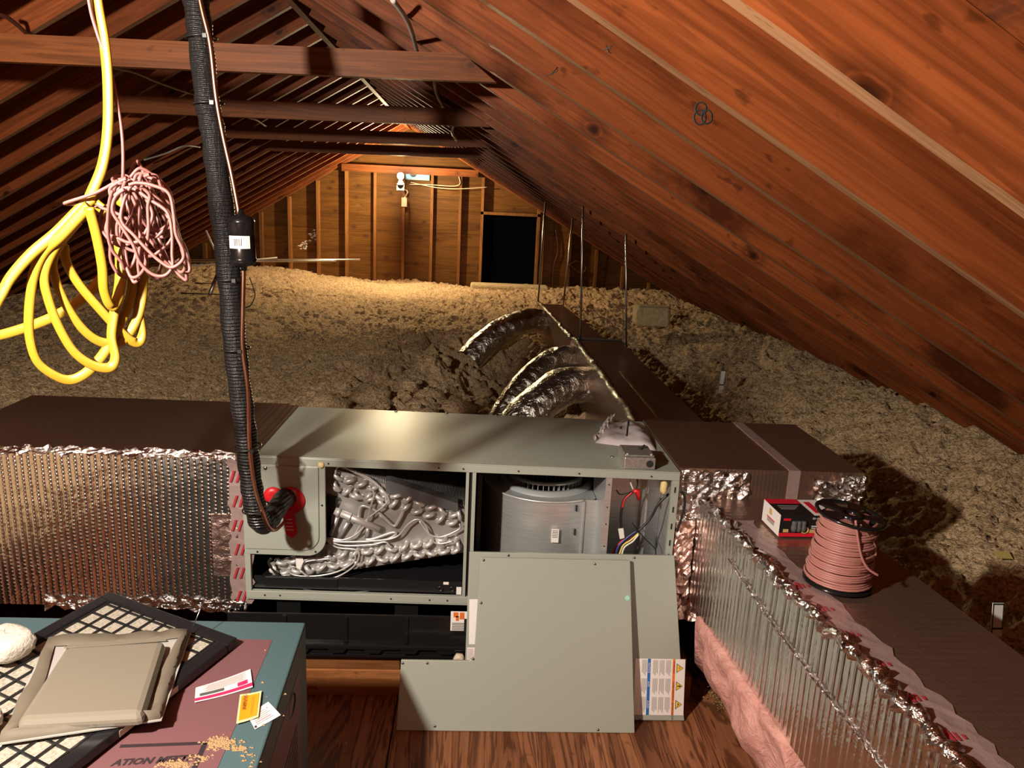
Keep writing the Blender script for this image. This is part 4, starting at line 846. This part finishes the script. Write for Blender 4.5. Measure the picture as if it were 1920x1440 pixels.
MB().hexa([cbq(-e_, Ly*.70, .016), cbq(-e_, Ly*.30, .016), cbq(0, Ly*.30, .016), cbq(0, Ly*.70, .016)], [cbq(-e_, Ly*.70, .028), cbq(-e_, Ly*.30, .028), cbq(0, Ly*.30, .028), cbq(0, Ly*.70, .028)]).build('printed_code_bars', M['inkgrey'], cbx)
MB().hexa([cbq(-e_*1.5, Ly*.72, .029), cbq(-e_*1.5, Ly*.28, .029), cbq(0, Ly*.28, .029), cbq(0, Ly*.72, .029)], [cbq(-e_*1.5, Ly*.72, .032), cbq(-e_*1.5, Ly*.28, .032), cbq(0, Ly*.28, .032), cbq(0, Ly*.72, .032)]).build('red_rule', M['boxred'], cbx)
MB().hexa([cbq(-e_*1.5, Ly*.62, .042), cbq(-e_*1.5, Ly*.45, .042), cbq(0, Ly*.45, .042), cbq(0, Ly*.62, .042)], [cbq(-e_*1.5, Ly*.62, .060), cbq(-e_*1.5, Ly*.50, .060), cbq(0, Ly*.50, .060), cbq(0, Ly*.62, .060)]).build('emblem', M['boxgold'], cbx)
# ------------------------------------------------------------------ pink fibreglass batts along the branch duct
t = NT('pink_fibreglass'); nz = t.noise(t.coord(), 28, 5, .7, .8); n3 = t.noise(t.coord(), 6, 3)
t.set(Base_Color=t.mix(.4, t.ramp(nz, (.3, (.42, .17, .14)), (.65, (.72, .40, .35))), t.ramp(n3, (.35, (.50, .24, .19)), (.65, (.75, .42, .37)))), Roughness=.95, Specular_IOR_Level=.1); t.bump(nz, .7, .02); M['batt'] = t.m
def batt(y0, y1, seed, label):
    n, k = 44, 22; rows = []
    for i in range(n+1):
        y = y0+(y1-y0)*i/n; e = min(1, (i+.6)/3, (n-i+.6)/3)**.5; top = bx(y, 0)-.004; row = []
        for j in range(k+1):                   # left face, floor edge up to the duct
            f_ = j/k; z = .004+.364*f_*e; bulge = .035*math.sin(math.pi*f_)**.7+.05*(float(vnoise(np.array(y*7.+seed), np.array(f_*3.), 8))-.5)+.02*(float(vnoise(np.array(y*21.), np.array(f_*9.+seed), 9))-.5)
            row.append((.93*(1-f_)+top*f_-bulge*e+(1-e)*.05, y, z))
        row += [(1.16, y, .004+.364*e), (1.16, y, .004)]; rows.append(row)
    P = np.array(rows); P = np.concatenate([P, P[:, :1]], 1); m = MB().grid(P); c_ = P.shape[1]
    m.f += [tuple(range(c_-1))[::-1], tuple(n*c_+j for j in range(c_-1))]; m.sm += [False, False]
    m.build('fibreglass_batt', M['batt'], None, label, 'insulation', 'pink batts along the branch duct')
batt(.45, 1.62, 3, 'pink fibreglass batt under the branch duct in the near foreground'); batt(1.622, 2.32, 8, 'pink fibreglass batt under the branch duct beside the grey panels')
# ------------------------------------------------------------------ carton with parts on it, left foreground
M['teal'] = plain('teal_carton_print', (.060, .108, .122), .5); M['teal_shaded'] = plain('shaded_teal_side', (.075, .085, .085), .55); M['mauve'] = plain('pink_carton_print', (.15, .068, .074), .5); M['cartink'] = plain('dark_carton_ink', (.03, .02, .025), .5)  # carton side border: the teal print with shade put into its colour
ZC = .60; ca = thing('carton', 'large teal and pink printed carton in the left foreground', 'box', (-.83, 1.35, 0))
cr_ = [(-1.28, .95), (-.372, .95), (-.408, 1.80), (-1.30, 1.80)]
MB().hexa([(x, y, 0) for x, y in cr_], [(x, y, ZC) for x, y in cr_]).build('carton_body', M['teal'], ca, bevel=.004)
MB().prism([(-1.2, .96), (-.452, .96), (-.470, 1.715), (-1.22, 1.715)], .0008, (0, 0, ZC), (1, 0, 0), (0, 1, 0)).build('pink_field', M['mauve'], ca)
def rt(y, z, e=0): f_ = (y-.95)/.85; return np.array([-.372-.036*f_+e, y, z])
def rface(y0, y1, z0, z1, mat, nm, e=.0008): 
    return MB().add([rt(y0, z0, e), rt(y1, z0, e), rt(y1, z1, e), rt(y0, z1, e)], [(0, 1, 2, 3)]).build(nm, M[mat], ca)
rface(.96, 1.795, .01, .595, 'teal_shaded', 'side_print'); rface(1.0, 1.70, .05, .53, 'mauve', 'side_print', .0014)
for k in range(7): rface(1.0, 1.66, .40-.02*k, .408-.02*k, 'cartink', 'printed_line', .002)
MB().tube([rt(1.60, .50, .0016)+np.array([0, .035*math.cos(a), .025*math.sin(a)]) for a in np.linspace(0, 6.28, 16, endpoint=False)], .002, 4, closed=True).build('printed_emblem', M['cartink'], ca)
ta, tb_ = atZ(150, 1441, ZC), atZ(366, 1427, ZC); tx_ = tb_-ta; tw = float(np.linalg.norm(tx_)); tx_ /= tw; ty_ = np.array([-tx_[1], tx_[0], 0])
a0 = atZ(208, 1437, ZC); sz = float(np.linalg.norm(tb_-a0))/6.55
text_mesh('ATION MEETS', sz, a0, tx_, ty_, 'lettering', M['cartink'], ca, shear=.25, bold=.006*sz/.04*.3, lift=.0014)
def strip(p, q, w_, mat, nm, z=ZC+.0012, par=ca):
    p, q = atZ(*p, z), atZ(*q, z); d = (q-p)/np.linalg.norm(q-p); s_ = np.array([-d[1], d[0], 0])*w_/2; return MB().add([p-s_, q-s_, q+s_, p+s_], [(0, 1, 2, 3)]).build(nm, M[mat], par)
strip((225, 1399), (388, 1393), .009, 'cartink', 'printed_rule'); strip((384, 1394), (362, 1446), .010, 'cartink', 'printed_rule')
# sawdust on the carton
M['sawdust'] = NT('sawdust').set(Base_Color=(.33, .22, .11, 1), Roughness=1.0).m
m = MB(); rr = random.Random(2)
for (cx, cy, n, sx, sy) in ((415, 1393, 240, 24, 9), (448, 1403, 60, 14, 4), (330, 1434, 130, 26, 6), (375, 1422, 40, 18, 5), (470, 1420, 22, 20, 22), (500, 1300, 10, 30, 60)):
    for _ in range(n):
        p = atZ(rr.gauss(cx, sx*.6), rr.gauss(cy, sy*.6), ZC+.001); s_ = rr.uniform(.0015, .0042); m.add([p+np.array(v)*s_ for v in ((-1, -.5, 0), (1, -.4, 0), (.1, 1, 0), (0, .1, .9))], [(0, 2, 1), (0, 1, 3), (1, 2, 3), (2, 0, 3)])
m.build('sawdust', M['sawdust'], kind='stuff', label='tan sawdust spilled on the carton lid', cat='sawdust')
# papers
def paper(pxs, z, name, mat, label, cat='paper', sag=.004):
    P = [atZ(x, y, z) for x, y in pxs]; th = thing(name, label, cat, tuple(sum(P)/len(P))); n = 6
    G = np.array([[(P[0]*(1-i/n)+P[1]*i/n)*(1-j/n)+(P[3]*(1-i/n)+P[2]*i/n)*j/n+np.array([0, 0, sag*(1-math.sin(math.pi*i/n))*math.sin(math.pi*(.2+.6*j/n))]) for j in range(n+1)] for i in range(n+1)])
    MB().grid(G).build('sheet', M[mat], th); return th, P
def patch(P, th, u0, u1, v0, v1, mat, nm, h=.0030, sag=.004):
    q = lambda u, v: (P[0]*(1-u)+P[1]*u)*(1-v)+(P[3]*(1-u)+P[2]*u)*v+np.array([0, 0, sag*(1-math.sin(math.pi*u))*math.sin(math.pi*(.2+.6*v))+.0009])
    n = 6; G = np.array([[q(u0+(u1-u0)*i/n, v0+(v1-v0)*j/n) for j in range(n+1)] for i in range(n+1)]); return MB().grid(G).build(nm, M[mat], th)
M['hotpink'] = plain('hot_pink_print', (.60, .02, .10), .5); M['paperw'] = plain('instruction_paper', (.68, .60, .60), .6)
th, P = paper([(365, 1319), (474, 1290), (469.5, 1256), (367, 1291)], ZC+.002, 'instruction_sheet', 'paperw', 'white leaflet with a pink stripe on the carton')
patch(P, th, 0, 1, .06, .22, 'hotpink', 'pink_stripe'); patch(P, th, .08, .50, .30, .46, 'foam', 'grey_bar'); patch(P, th, .74, .92, .26, .46, 'hotpink', 'logo_patch')
for k in range(7): patch(P, th, .15+.03*(k % 3), .90-.05*(k % 2), .52+.06*k, .535+.06*k, 'inkgrey', 'small_print')
th, P = paper([(478, 1368), (526.5, 1341), (503, 1316), (463, 1341)], ZC+.0015, 'instruction_card', 'white', 'small white instruction slip partly under the orange warning card', sag=.001)
for k in range(6): patch(P, th, .12, .80-.06*(k % 3), .18+.11*k, .20+.11*k, 'inkgrey' if k != 1 else 'hotpink', 'small_print', sag=.001)
patch(P, th, .02, .10, .05, .16, 'ink', 'printed_block', sag=.001)
M['cardorange'] = plain('orange_card_print', (.80, .27, .01), .5); M['cardcream'] = plain('cream_card', (.75, .58, .30), .5)
th, P = paper([(443, 1358), (484.5, 1345), (490.5, 1296), (450, 1303)], ZC+.0045, 'warning_card', 'cardcream', 'orange warning card with cream border on the carton', sag=.002)
patch(P, th, .09, .91, .08, .92, 'cardorange', 'orange_field', sag=.002)
for k in range(4): patch(P, th, .47+.07*k, .485+.07*k, .14, .84-.1*(k == 0), 'ink', 'small_print', sag=.0026)
dv = P[3]-P[0]; dv /= np.linalg.norm(dv); du = P[1]-P[0]; du /= np.linalg.norm(du); pu = np.array([dv[1], -dv[0], 0])
text_mesh('WARNING', .0105, P[0]+(P[1]-P[0])*.36+(P[3]-P[0])*.36+np.array([0, 0, .004]), dv, -pu if pu@du > 0 else pu, 'lettering', M['ink'], th, bold=.0001)
# black filter grille
A_ = atZ(205, 1108, .628); B_ = atZ(445, 1195, .626)
v_ = atZ(215, 1417, .628)-B_; v_ = v_+np.array([-.05, .01, 0]); v_ /= np.linalg.norm(v_)
u_ = B_-A_; LU = float(np.linalg.norm(u_)); u_ /= LU; nn = np.cross(u_, v_); nn /= np.linalg.norm(nn); nn = nn if nn[2] > 0 else -nn; LV = .62
GP = lambda u, v, h=0: A_+u_*u+v_*v+nn*h
gr = thing('filter_grille', 'black plastic lattice filter frame lying across the carton', 'filter', tuple(GP(LU/2, LV/2, -.02)))
def gbar(u0, u1, v0, v1, h0, h1, nm, mat='blackpl', bev=0): return MB().hexa([GP(u0, v0, h0), GP(u1, v0, h0), GP(u1, v1, h0), GP(u0, v1, h0)], [GP(u0, v0, h1), GP(u1, v0, h1), GP(u1, v1, h1), GP(u0, v1, h1)]).build(nm, M[mat], gr, bevel=bev)
for (a, b_, c, d) in ((0, LU, 0, .035), (0, LU, LV-.035, LV), (0, .035, .0352, LV-.0352), (LU-.035, LU, .0352, LV-.0352)): gbar(a, b_, c, d, -.022, 0, 'frame_side', bev=.003)
M['media'] = NT('grey_filter_media'); _n = M['media'].noise(M['media'].coord(), 160, 4, .7); M['media'].set(Base_Color=M['media'].ramp(_n, (.35, (.22, .20, .16)), (.65, (.44, .40, .33))), Roughness=1.0); M['media'] = M['media'].m
gbar(.035, LU-.035, .035, LV-.035, -.016, -.0065, 'filter_media', 'media')
for k in range(1, 11): gbar(LU*k/11-.0026, LU*k/11+.0026, .035, LV-.035, -.0064, -.002, 'lattice_bar')
for k in range(1, 14): gbar(.035, LU-.035, LV*k/14-.0026, LV*k/14+.0026, -.0064, -.0025, 'lattice_bar')
gl = MB().hexa([GP(LU+.0004, .20, -.018), GP(LU+.0004, .36, -.018), GP(LU+.0012, .36, -.018), GP(LU+.0012, .20, -.018)], [GP(LU+.0004, .20, -.004), GP(LU+.0004, .36, -.004), GP(LU+.0012, .36, -.004), GP(LU+.0012, .20, -.004)]).build('side_label', M['ivory'], gr)
# ivory cover in its torn sleeve
def onp(px, py, h): return atP(px, py, nn, GP(0, 0, h))
M['card'] = plain('grey_brown_card', (.13, .11, .08), .7); M['cover'] = plain('aged_ivory_plastic', (.19, .172, .134), .32); M['edge'] = plain('pale_metal_edge', (.35, .34, .32), .4)
cv = thing('light_cover', 'aged ivory plastic tray cover on a grey sleeve on the lattice frame', 'cover', tuple(onp(180, 1290, .002)))
S_ = [onp(x, y, .004) for x, y in ((88, 1206), (358, 1188), (303, 1352), (-6, 1398))]
MB().hexa(S_, [p+nn*.003 for p in S_]).build('sleeve_plate', M['edge'], cv)
rr = random.Random(9); ring = []
for a, c in zip(S_, S_[1:]+S_[:1]): ring += [a+(c-a)*i/10 for i in range(10)]
cen = sum(S_)/4; m = MB(); k = len(ring); V = []
for i, p in enumerate(ring):
    d = (cen-p); d /= np.linalg.norm(d); hgt = .014+.012*rr.random(); V += [p+nn*.0032+d*.004, p+nn*hgt+d*(.008+.006*rr.random()), p+nn*(.006+.003*rr.random())+d*.036]
m.add(V, [(3*i+j, 3*((i+1) % k)+j, 3*((i+1) % k)+j+1, 3*i+j+1) for i in range(k) for j in (0, 1)], True); m.build('torn_sleeve_edge', M['card'], cv)
Tp = [onp(x, y, .036) for x, y in ((124, 1211), (308, 1200), (266, 1336), (33, 1349))]; ct_ = sum(Tp)/4; Bp = [ct_+(p-ct_)*1.05-nn*.029 for p in Tp]
MB().hexa(Bp, Tp).build('tray', M['cover'], cv, bevel=.012)
F_ = [onp(x, y, .012) for x, y in ((140, 1206), (290, 1191), (312, 1202), (120, 1216))]; MB().hexa(F_, [p+nn*.003 for p in F_]).build('rear_flange', M['cover'], cv)
MB().tube([S_[1]+nn*.005, S_[1]+nn*.05+np.array([.02, .05, .02])], .0012, 5).build('wire_strand', M['steel'], cv)
# foam chunks
M['styro'] = NT('white_foam'); _n = M['styro'].noise(M['styro'].coord(), 130, 3); M['styro'].set(Base_Color=(.52, .48, .42, 1), Roughness=.9); M['styro'].bump(_n, .5, .006); M['styro'] = M['styro'].m
def chunk(px, py, h, rad, sx, seed, label):
    c = onp(px, py, h); r2 = np.random.default_rng(seed); m = MB(); n, k = 18, 26; V = []
    for i in range(n+1):
        th_ = math.pi*i/n
        for j in range(k):
            ph = 2*math.pi*j/k; q = lambda v: math.copysign(abs(v)**.6, v)
            d = np.array([sx[0]*q(math.sin(th_)*math.cos(ph)), sx[1]*q(math.sin(th_)*math.sin(ph)), sx[2]*q(math.cos(th_))]); g = 1+.10*(float(vnoise(np.array(j*.9+seed), np.array(i*.9), 3))-.5)+.05*(r2.random()-.5)
            V.append(c+(u_*d[0]+np.cross(nn, u_)*d[1]+nn*d[2])*rad*g)
    m.add(V, [(i*k+j, i*k+(j+1) % k, (i+1)*k+(j+1) % k, (i+1)*k+j) for i in range(n) for j in range(k)], True).build('foam_chunk', M['styro'], None, label, 'foam', 'broken white foam pieces')
chunk(10, 1206, .034, .058, (1.0, .8, .48), 1, 'broken white foam chunk on the far part of the lattice frame')
chunk(-40, 1352, .030, .04, (.8, .9, .55), 2, 'white foam piece cut by the left edge beside the ivory cover')
# ------------------------------------------------------------------ far end: bulb, vent, cables
bl = thing('bare_light_bulb', 'glowing bare bulb on a lampholder at the far gable', 'light', (BULB[0], BULB[1], BULB[2]-.06))
t = NT('glowing_bulb'); t.set(Base_Color=(1, .9, .7, 1), Emission_Color=(1, .86, .6, 1), Emission_Strength=40.0); M['bulb'] = t.m
MB().lathe([(.004, -.046), (.030, -.037), (.045, -.012), (.045, .010), (.032, .034), (.017, .048), (.015, .060)], BULB, 20, (0, .25, -1)).build('bulb_glass', M['bulb'], bl)
hb = (BULB[0]+.0, BULB[1]+.03, BULB[2]-.10); MB().lathe([(.018, 0), (.03, .02), (.034, .04), (.05, .05), (.05, .06)], (hb[0], hb[1]-.015, hb[2]+.05), 16, (0, .25, -1)).build('lampholder', M['foam'], bl)
MB().box(hb[0]-.05, hb[0]+.05, hb[1]-.02, hb[1]+.03, hb[2]-.085, hb[2]-.02).build('box', M['foam'], bl)
MB().tube(bez([(hb[0]+.02, hb[1], hb[2]-.08), (hb[0]+.05, hb[1]+.2, hb[2]-.16), (hb[0]+.05, YW-.1, hb[2]-.20)], 8), .008, 6).build('feed_cable', M['whtwire'], bl)
MB().box(hb[0]-.012, hb[0]+.012, hb[1]+.03, YW-.09, hb[2]-.06, hb[2]-.035).build('bracket', M['stud'], bl)
p = atY(758, 379, YW-.1); MB().box(p[0]-.04, p[0]+.04, YW-.125, YW-.0905, p[2]-.065, p[2]+.065).build('switch_box', M['ivory'], None, 'ivory switch box on the far wall below the bulb', 'switch', bevel=.006)
M['sky'] = NT('daylight_through_vent').set(Base_Color=(0, 0, 0, 1), Emission_Color=(.25, .75, 1, 1), Emission_Strength=2.2).m
va, vb = atY(762, 316, YW-.02), atY(803, 336, YW-.02); vt = thing('gable_vent', 'small louvred vent glowing with blue daylight beside the bulb', 'vent', (float(va[0]+vb[0])/2, YW-.03, float(vb[2])))
MB().box(va[0], vb[0], YW-.012, YW-.008, vb[2], va[2]).build('daylight', M['sky'], vt)
M['tealmetal'] = plain('painted_vent_metal', (.10, .25, .28), .4)
for k in range(4): MB().box(va[0], vb[0], YW-.045, YW-.015, vb[2]+(va[2]-vb[2])*(.12+.25*k), vb[2]+(va[2]-vb[2])*(.15+.25*k)).build('louvre', M['tealmetal'], vt)
for (x0, x1, z0, z1) in ((va[0]-.02, va[0], vb[2]-.02, va[2]+.02), (vb[0], vb[0]+.02, vb[2]-.02, va[2]+.02), (va[0], vb[0], vb[2]-.02, vb[2]), (va[0], vb[0], va[2], va[2]+.02)): MB().box(x0, x1, YW-.05, YW-.008, z0, z1).build('vent_frame', M['tealmetal'], vt)
MB().lathe([(.05, 0), (.05, .02)], (va[0]+.10, YW-.02, (va[2]+vb[2])/2), 20, (0, -1, 0)).build('fan_motor', M['foam'], vt)
M['nm'] = plain('cream_cable_jacket', (.55, .47, .33), .5); M['nmgrey'] = plain('grey_cable_jacket', (.42, .38, .33), .5)
def cable(pts, label, mat='nm', r=.006, name='cable', group='loose cables in the roof'):
    MB().tube(bez([np.array(p) for p in pts], 10), r, 7).build(name, M[mat], None, label, 'cable', group)
w_ = lambda x, y: atY(x, y, YW-.105)
cable([w_(768, 346), w_(800, 346), w_(858, 348), w_(860, 328), w_(862, 320)], 'cream cable running right from the bulb and up a stud'); cable([w_(770, 342), w_(820, 352), w_(861, 354), w_(914, 351)], 'cream cable running from the bulb to the door stud')
cable([w_(755, 352), w_(764, 360), w_(758, 372)], 'short cream cable looping below the bulb', r=.009)
cable([atY(903, 480, YW-.02), atY(894, 500, YW-.02), atY(899, 515, YW-.02), atY(892, 530, YW-.02)], 'thin brown cable dangling left of the dark opening', 'brnwire', .005)
cable([atY(1038, 425, YW-.02), atY(1036, 470, YW-.02), atY(1033, 500, YW-.02), atY(1030, 530, YW-.02)], 'thin brown cable down the panel right of the opening', 'brnwire', .006)
cable([atY(1042, 430, YW-.03), atY(1046, 470, YW-.03), atY(1038, 500, YW-.03), atY(1036, 540, YW-.03)], 'wavy brown cable beside the straighter one right of the opening', 'brnwire', .006)
cable([atY(1060, 480, YW-.1), atY(1068, 495, YW-.1), atY(1090, 512, YW-.1), atY(1098, 500, YW-.1), atY(1080, 490, YW-.1), atY(1062, 500, YW-.1)], 'tangle of brown cable hung on a stud right of the opening', 'brnwire', .006)
def left_at(x, y): return atP(x, y, (-SL, 0, 1), (RX, 0, RZ-.012))
def right_at(x, y): return atP(x, y, (SR, 0, 1), (RX, 0, RZ-.012))
cable([left_at(*p) for p in ((205, 126), (252, 136), (290, 152), (340, 170), (368, 178))], 'grey cable stapled under the left rafters behind the pipe', 'nmgrey'); cable([left_at(*p) for p in ((448, 214), (470, 222), (482, 226), (500, 238), (521, 250))], 'pale cable crossing the left rafters right of the pipe', 'nmgrey', .007)
cable([left_at(*p) for p in ((270, 300), (310, 288), (345, 274), (375, 276))], 'grey cable on the left rafters above the pink hank', 'nmgrey')
cable([left_at(*p) for p in ((-10, 25), (12, 32), (30, 45), (50, 62), (68, 68))], 'dark cable looping over the nearest rafter at upper left', 'brnwire', .008)
cable([right_at(*p) for p in ((736, 0), (758, 30), (772, 60), (784, 105))], 'grey cable along the right rafters above the nearest collar tie', 'nmgrey', .008); cable([right_at(*p) for p in ((814, 155), (820, 180), (833, 205))], 'grey cable between the first and second collar ties', 'nmgrey', .008)
cable([atY(849, 239, 4.5), atY(848, 250, 4.6), atY(856, 263, 4.9)], 'white cable loop hanging by the third collar tie', 'whtwire', .007)
# threaded hanger rods
M['rod'] = plain('zinc_rod', (.50, .48, .44), .35, 1.0)
def rod(bpx, tpx, y, label): 
    a, c = atY(*bpx, y), atY(*tpx, y+.0); a[2] -= .0; MB().tube([a, c], .009 if y > 6.5 else .0075, 8).build('hanger_rod', M['rod'], None, label, 'rod', 'threaded rods standing by the trunk duct')
rod((1009, 566), (1023, 378), 7.80, 'thin metal rod at the far left corner of the trunk duct'); rod((1056, 572), (1074, 409), 7.75, 'leaning metal rod at the far right corner of the trunk duct')
rod((1088, 640), (1094, 361), 5.62, 'tallest metal rod, standing on the middle of the trunk duct'); rod((1174, 652), (1174, 412), 5.55, 'metal rod at the right edge of the trunk duct')
td_top = None
# depth rulers, paper scrap, batts and conduits lying about
def ruler(base, top, y, wpx, txt, label):
    a, c = atY(*base, y), atY(*top, y); s_ = np.array([1., 0, 0])*wpx; d = c-a; Lr = float(np.linalg.norm(d)); d /= Lr; up_ = np.cross(s_/wpx, d)
    r_ = thing('depth_ruler', label, 'ruler', tuple(a+s_/2)); 
    MB().hexa([a, a+s_, a+s_+np.array([0, .003, 0]), a+np.array([0, .003, 0])], [c, c+s_, c+s_+np.array([0, .003, 0]), c+np.array([0, .003, 0])]).build('strip', M['white'], r_)
    q = lambda u, v: a+s_*u+d*Lr*v-np.array([0, .0008, 0])
    for (u0, u1, v0, v1) in ((0, .1, 0, 1), (.9, 1, .35, 1), (0, 1, .96, 1), (0, 1, .34, .39)): MB().add([q(u0, v0), q(u1, v0), q(u1, v1), q(u0, v1)], [(0, 1, 2, 3)]).build('printed_border', M['ink'], r_)
    text_mesh(txt, wpx*.62, q(.16, .05), s_/wpx, d, 'lettering', M['ink'], r_)
ruler((1857, 1205), (1862, 1131), 1.95, .034, '-20', 'white depth ruler behind the branch duct at right edge'); ruler((1345, 737), (1352, 694), 5.0, .036, '-14', 'white depth ruler standing in the insulation right of the trunk duct')
M['yellowtag'] = plain('yellow_paper', (.62, .50, .16), .6)
zz_ = float(ins_h(np.array(2.1), np.array(2.85))); p0 = atZ(1880, 1043, .50)
px_, py_ = float(p0[0]), float(p0[1]); zi = float(ins_h(np.array(px_), np.array(py_)))+.025
p0 = atZ(1880, 1043, zi); MB().hexa([p0+np.array(v) for v in ((-.03, -.02, 0), (.02, -.03, .004), (.035, .02, .012), (-.02, .03, .006))], [p0+np.array(v) for v in ((-.03, -.02, .001), (.02, -.03, .005), (.035, .02, .013), (-.02, .03, .007))]).build('paper_scrap', M['yellowtag'], None, 'crumpled yellow paper scrap on the insulation at right', 'paper')
M['battan'] = NT('tan_batt'); _n = M['battan'].noise(M['battan'].coord(), 30, 4); M['battan'].set(Base_Color=M['battan'].ramp(_n, (.3, (.40, .30, .16)), (.7, (.60, .48, .28))), Roughness=1.0); M['battan'].bump(_n, .6, .02); M['battan'] = M['battan'].m
a, c = atY(882, 535, YW-.35), atY(1028, 545, YW-.35); MB().box(a[0], c[0], YW-.45, YW-.12, a[2]-.25, a[2]+.03).build('insulation_batt', M['battan'], None, 'tan batt lying below the dark opening', 'insulation', 'stray tan batts', bevel=.03)
a = atY(1222, 592, 7.6); MB().box(a[0]-.17, a[0]+.17, 7.5, 7.75, a[2]-.1, a[2]+.10).build('insulation_batt', M['battan'], None, 'tan batt scrap lying right of the trunk duct', 'insulation', 'stray tan batts', bevel=.03)
def stick(pa, pb, ya, yb, r, mat, label, name='metal_rod', cat='rod'): MB().tube([atY(*pa, ya), atY(*pb, yb)], r, 8).build(name, M[mat], None, label, cat, 'rods and conduits lying at the far left')
stick((270, 486), (675, 487), 9.6, 9.9, .010, 'rod', 'long thin rod lying above the insulation at far left'); stick((270, 490), (630, 489), 9.4, 9.7, .013, 'rod', 'thicker rod just below the longest one at far left'); stick((345, 500), (520, 483), 9.2, 9.5, .009, 'whtwire', 'pale slanted rod crossing the others at far left')
stick((386, 432), (408, 480), 9.3, 9.3, .012, 'whtwire', 'pale stick leaning up behind the pipe'); stick((393, 553), (412, 505), 7.6, 7.8, .020, 'rod', 'short grey post in the insulation left of the pipe', 'conduit_stub', 'conduit')
stick((340, 550), (415, 552), 7.4, 7.4, .005, 'blkwire', 'dark thin rod lying low on the insulation left of the pipe'); stick((365, 531), (410, 532), 7.9, 7.9, .005, 'blkwire', 'upper dark thin rod on the insulation left of the pipe')
cable([atY(468, 520, 7.6), atY(475, 540, 7.6), atY(478, 555, 7.6), atY(470, 572, 7.6), atY(460, 577, 7.6)], 'thin dark wire curling out of the insulation right of the pipe', 'blkwire', .005)
# paint splash on the wall
m = MB(); rr = random.Random(4)
for k in range(40):
    f_ = rr.random(); p = atY(592-26*f_+rr.gauss(0, 3), 432+36*f_+rr.gauss(0, 4), YW-.0012); s_ = rr.uniform(.008, .03); m.add([p+np.array([s_*a, 0, s_*c*.7]) for a, c in ((-1, -.3), (.5, -.6), (1, .4), (-.2, .7))], [(0, 1, 2, 3)])
m.build('paint_splash', M['white'], wall_b)
# pencil and marker rings on a near rafter
def on_rafter(x, y, k, e=.0005): return atY(x, y, 1.0+.4064*k-e)
RC = None
def mark(paths, k, r=.0028):
    m = MB()
    for P in paths: m.tube([on_rafter(x, y, k) for x, y in P], .0003, 6, ry=r*.8, up=(0, 1, 0))
    m.build('marker_rings', M['hole'], ceil)
circ = lambda cx, cy, rx, ry: [(cx+rx*math.cos(a), cy+ry*math.sin(a)) for a in np.linspace(0, 2*math.pi, 22)]
mark([circ(1314, 204, 10.5, 12), circ(1312, 220, 11, 14), circ(1325, 219, 10, 13)], 2)
mark([[(1132, 94), (1148, 86), (1140, 98), (1146, 100)], [(1136, 84), (1142, 98)]], 2, .0017); mark([[(1024, 143), (1035, 138), (1046, 126)], [(1034, 140), (1046, 132), (1044, 126)]], 3, .0017)
# wood shavings on the floor by the pink batt
m = MB(); rr = random.Random(6)
for _ in range(420):
    c = rr.choice(((1330, 1290, 22, 26), (1352, 1325, 14, 14), (1318, 1270, 10, 14), (640, 1400, 40, 60)) if _ % 6 == 0 else ((1330, 1290, 18, 22), (1350, 1322, 12, 12)))
    p = atZ(rr.gauss(c[0], c[2]*.6), rr.gauss(c[1], c[3]*.6), .002)+np.array([0, 0, rr.random()*.025*(c[0] > 1000)]); s_ = rr.uniform(.002, .007); q = np.array([rr.uniform(-1, 1), rr.uniform(-1, 1), rr.uniform(-.3, .6)]); q2 = np.array([rr.uniform(-1, 1), rr.uniform(-1, 1), rr.uniform(-.3, .6)])
    m.add([p, p+q*s_*2, p+q2*s_], [(0, 1, 2)])
m.build('floor_debris', M['sawdust'], kind='stuff', label='loose tufts and shavings on the plywood floor', cat='debris')
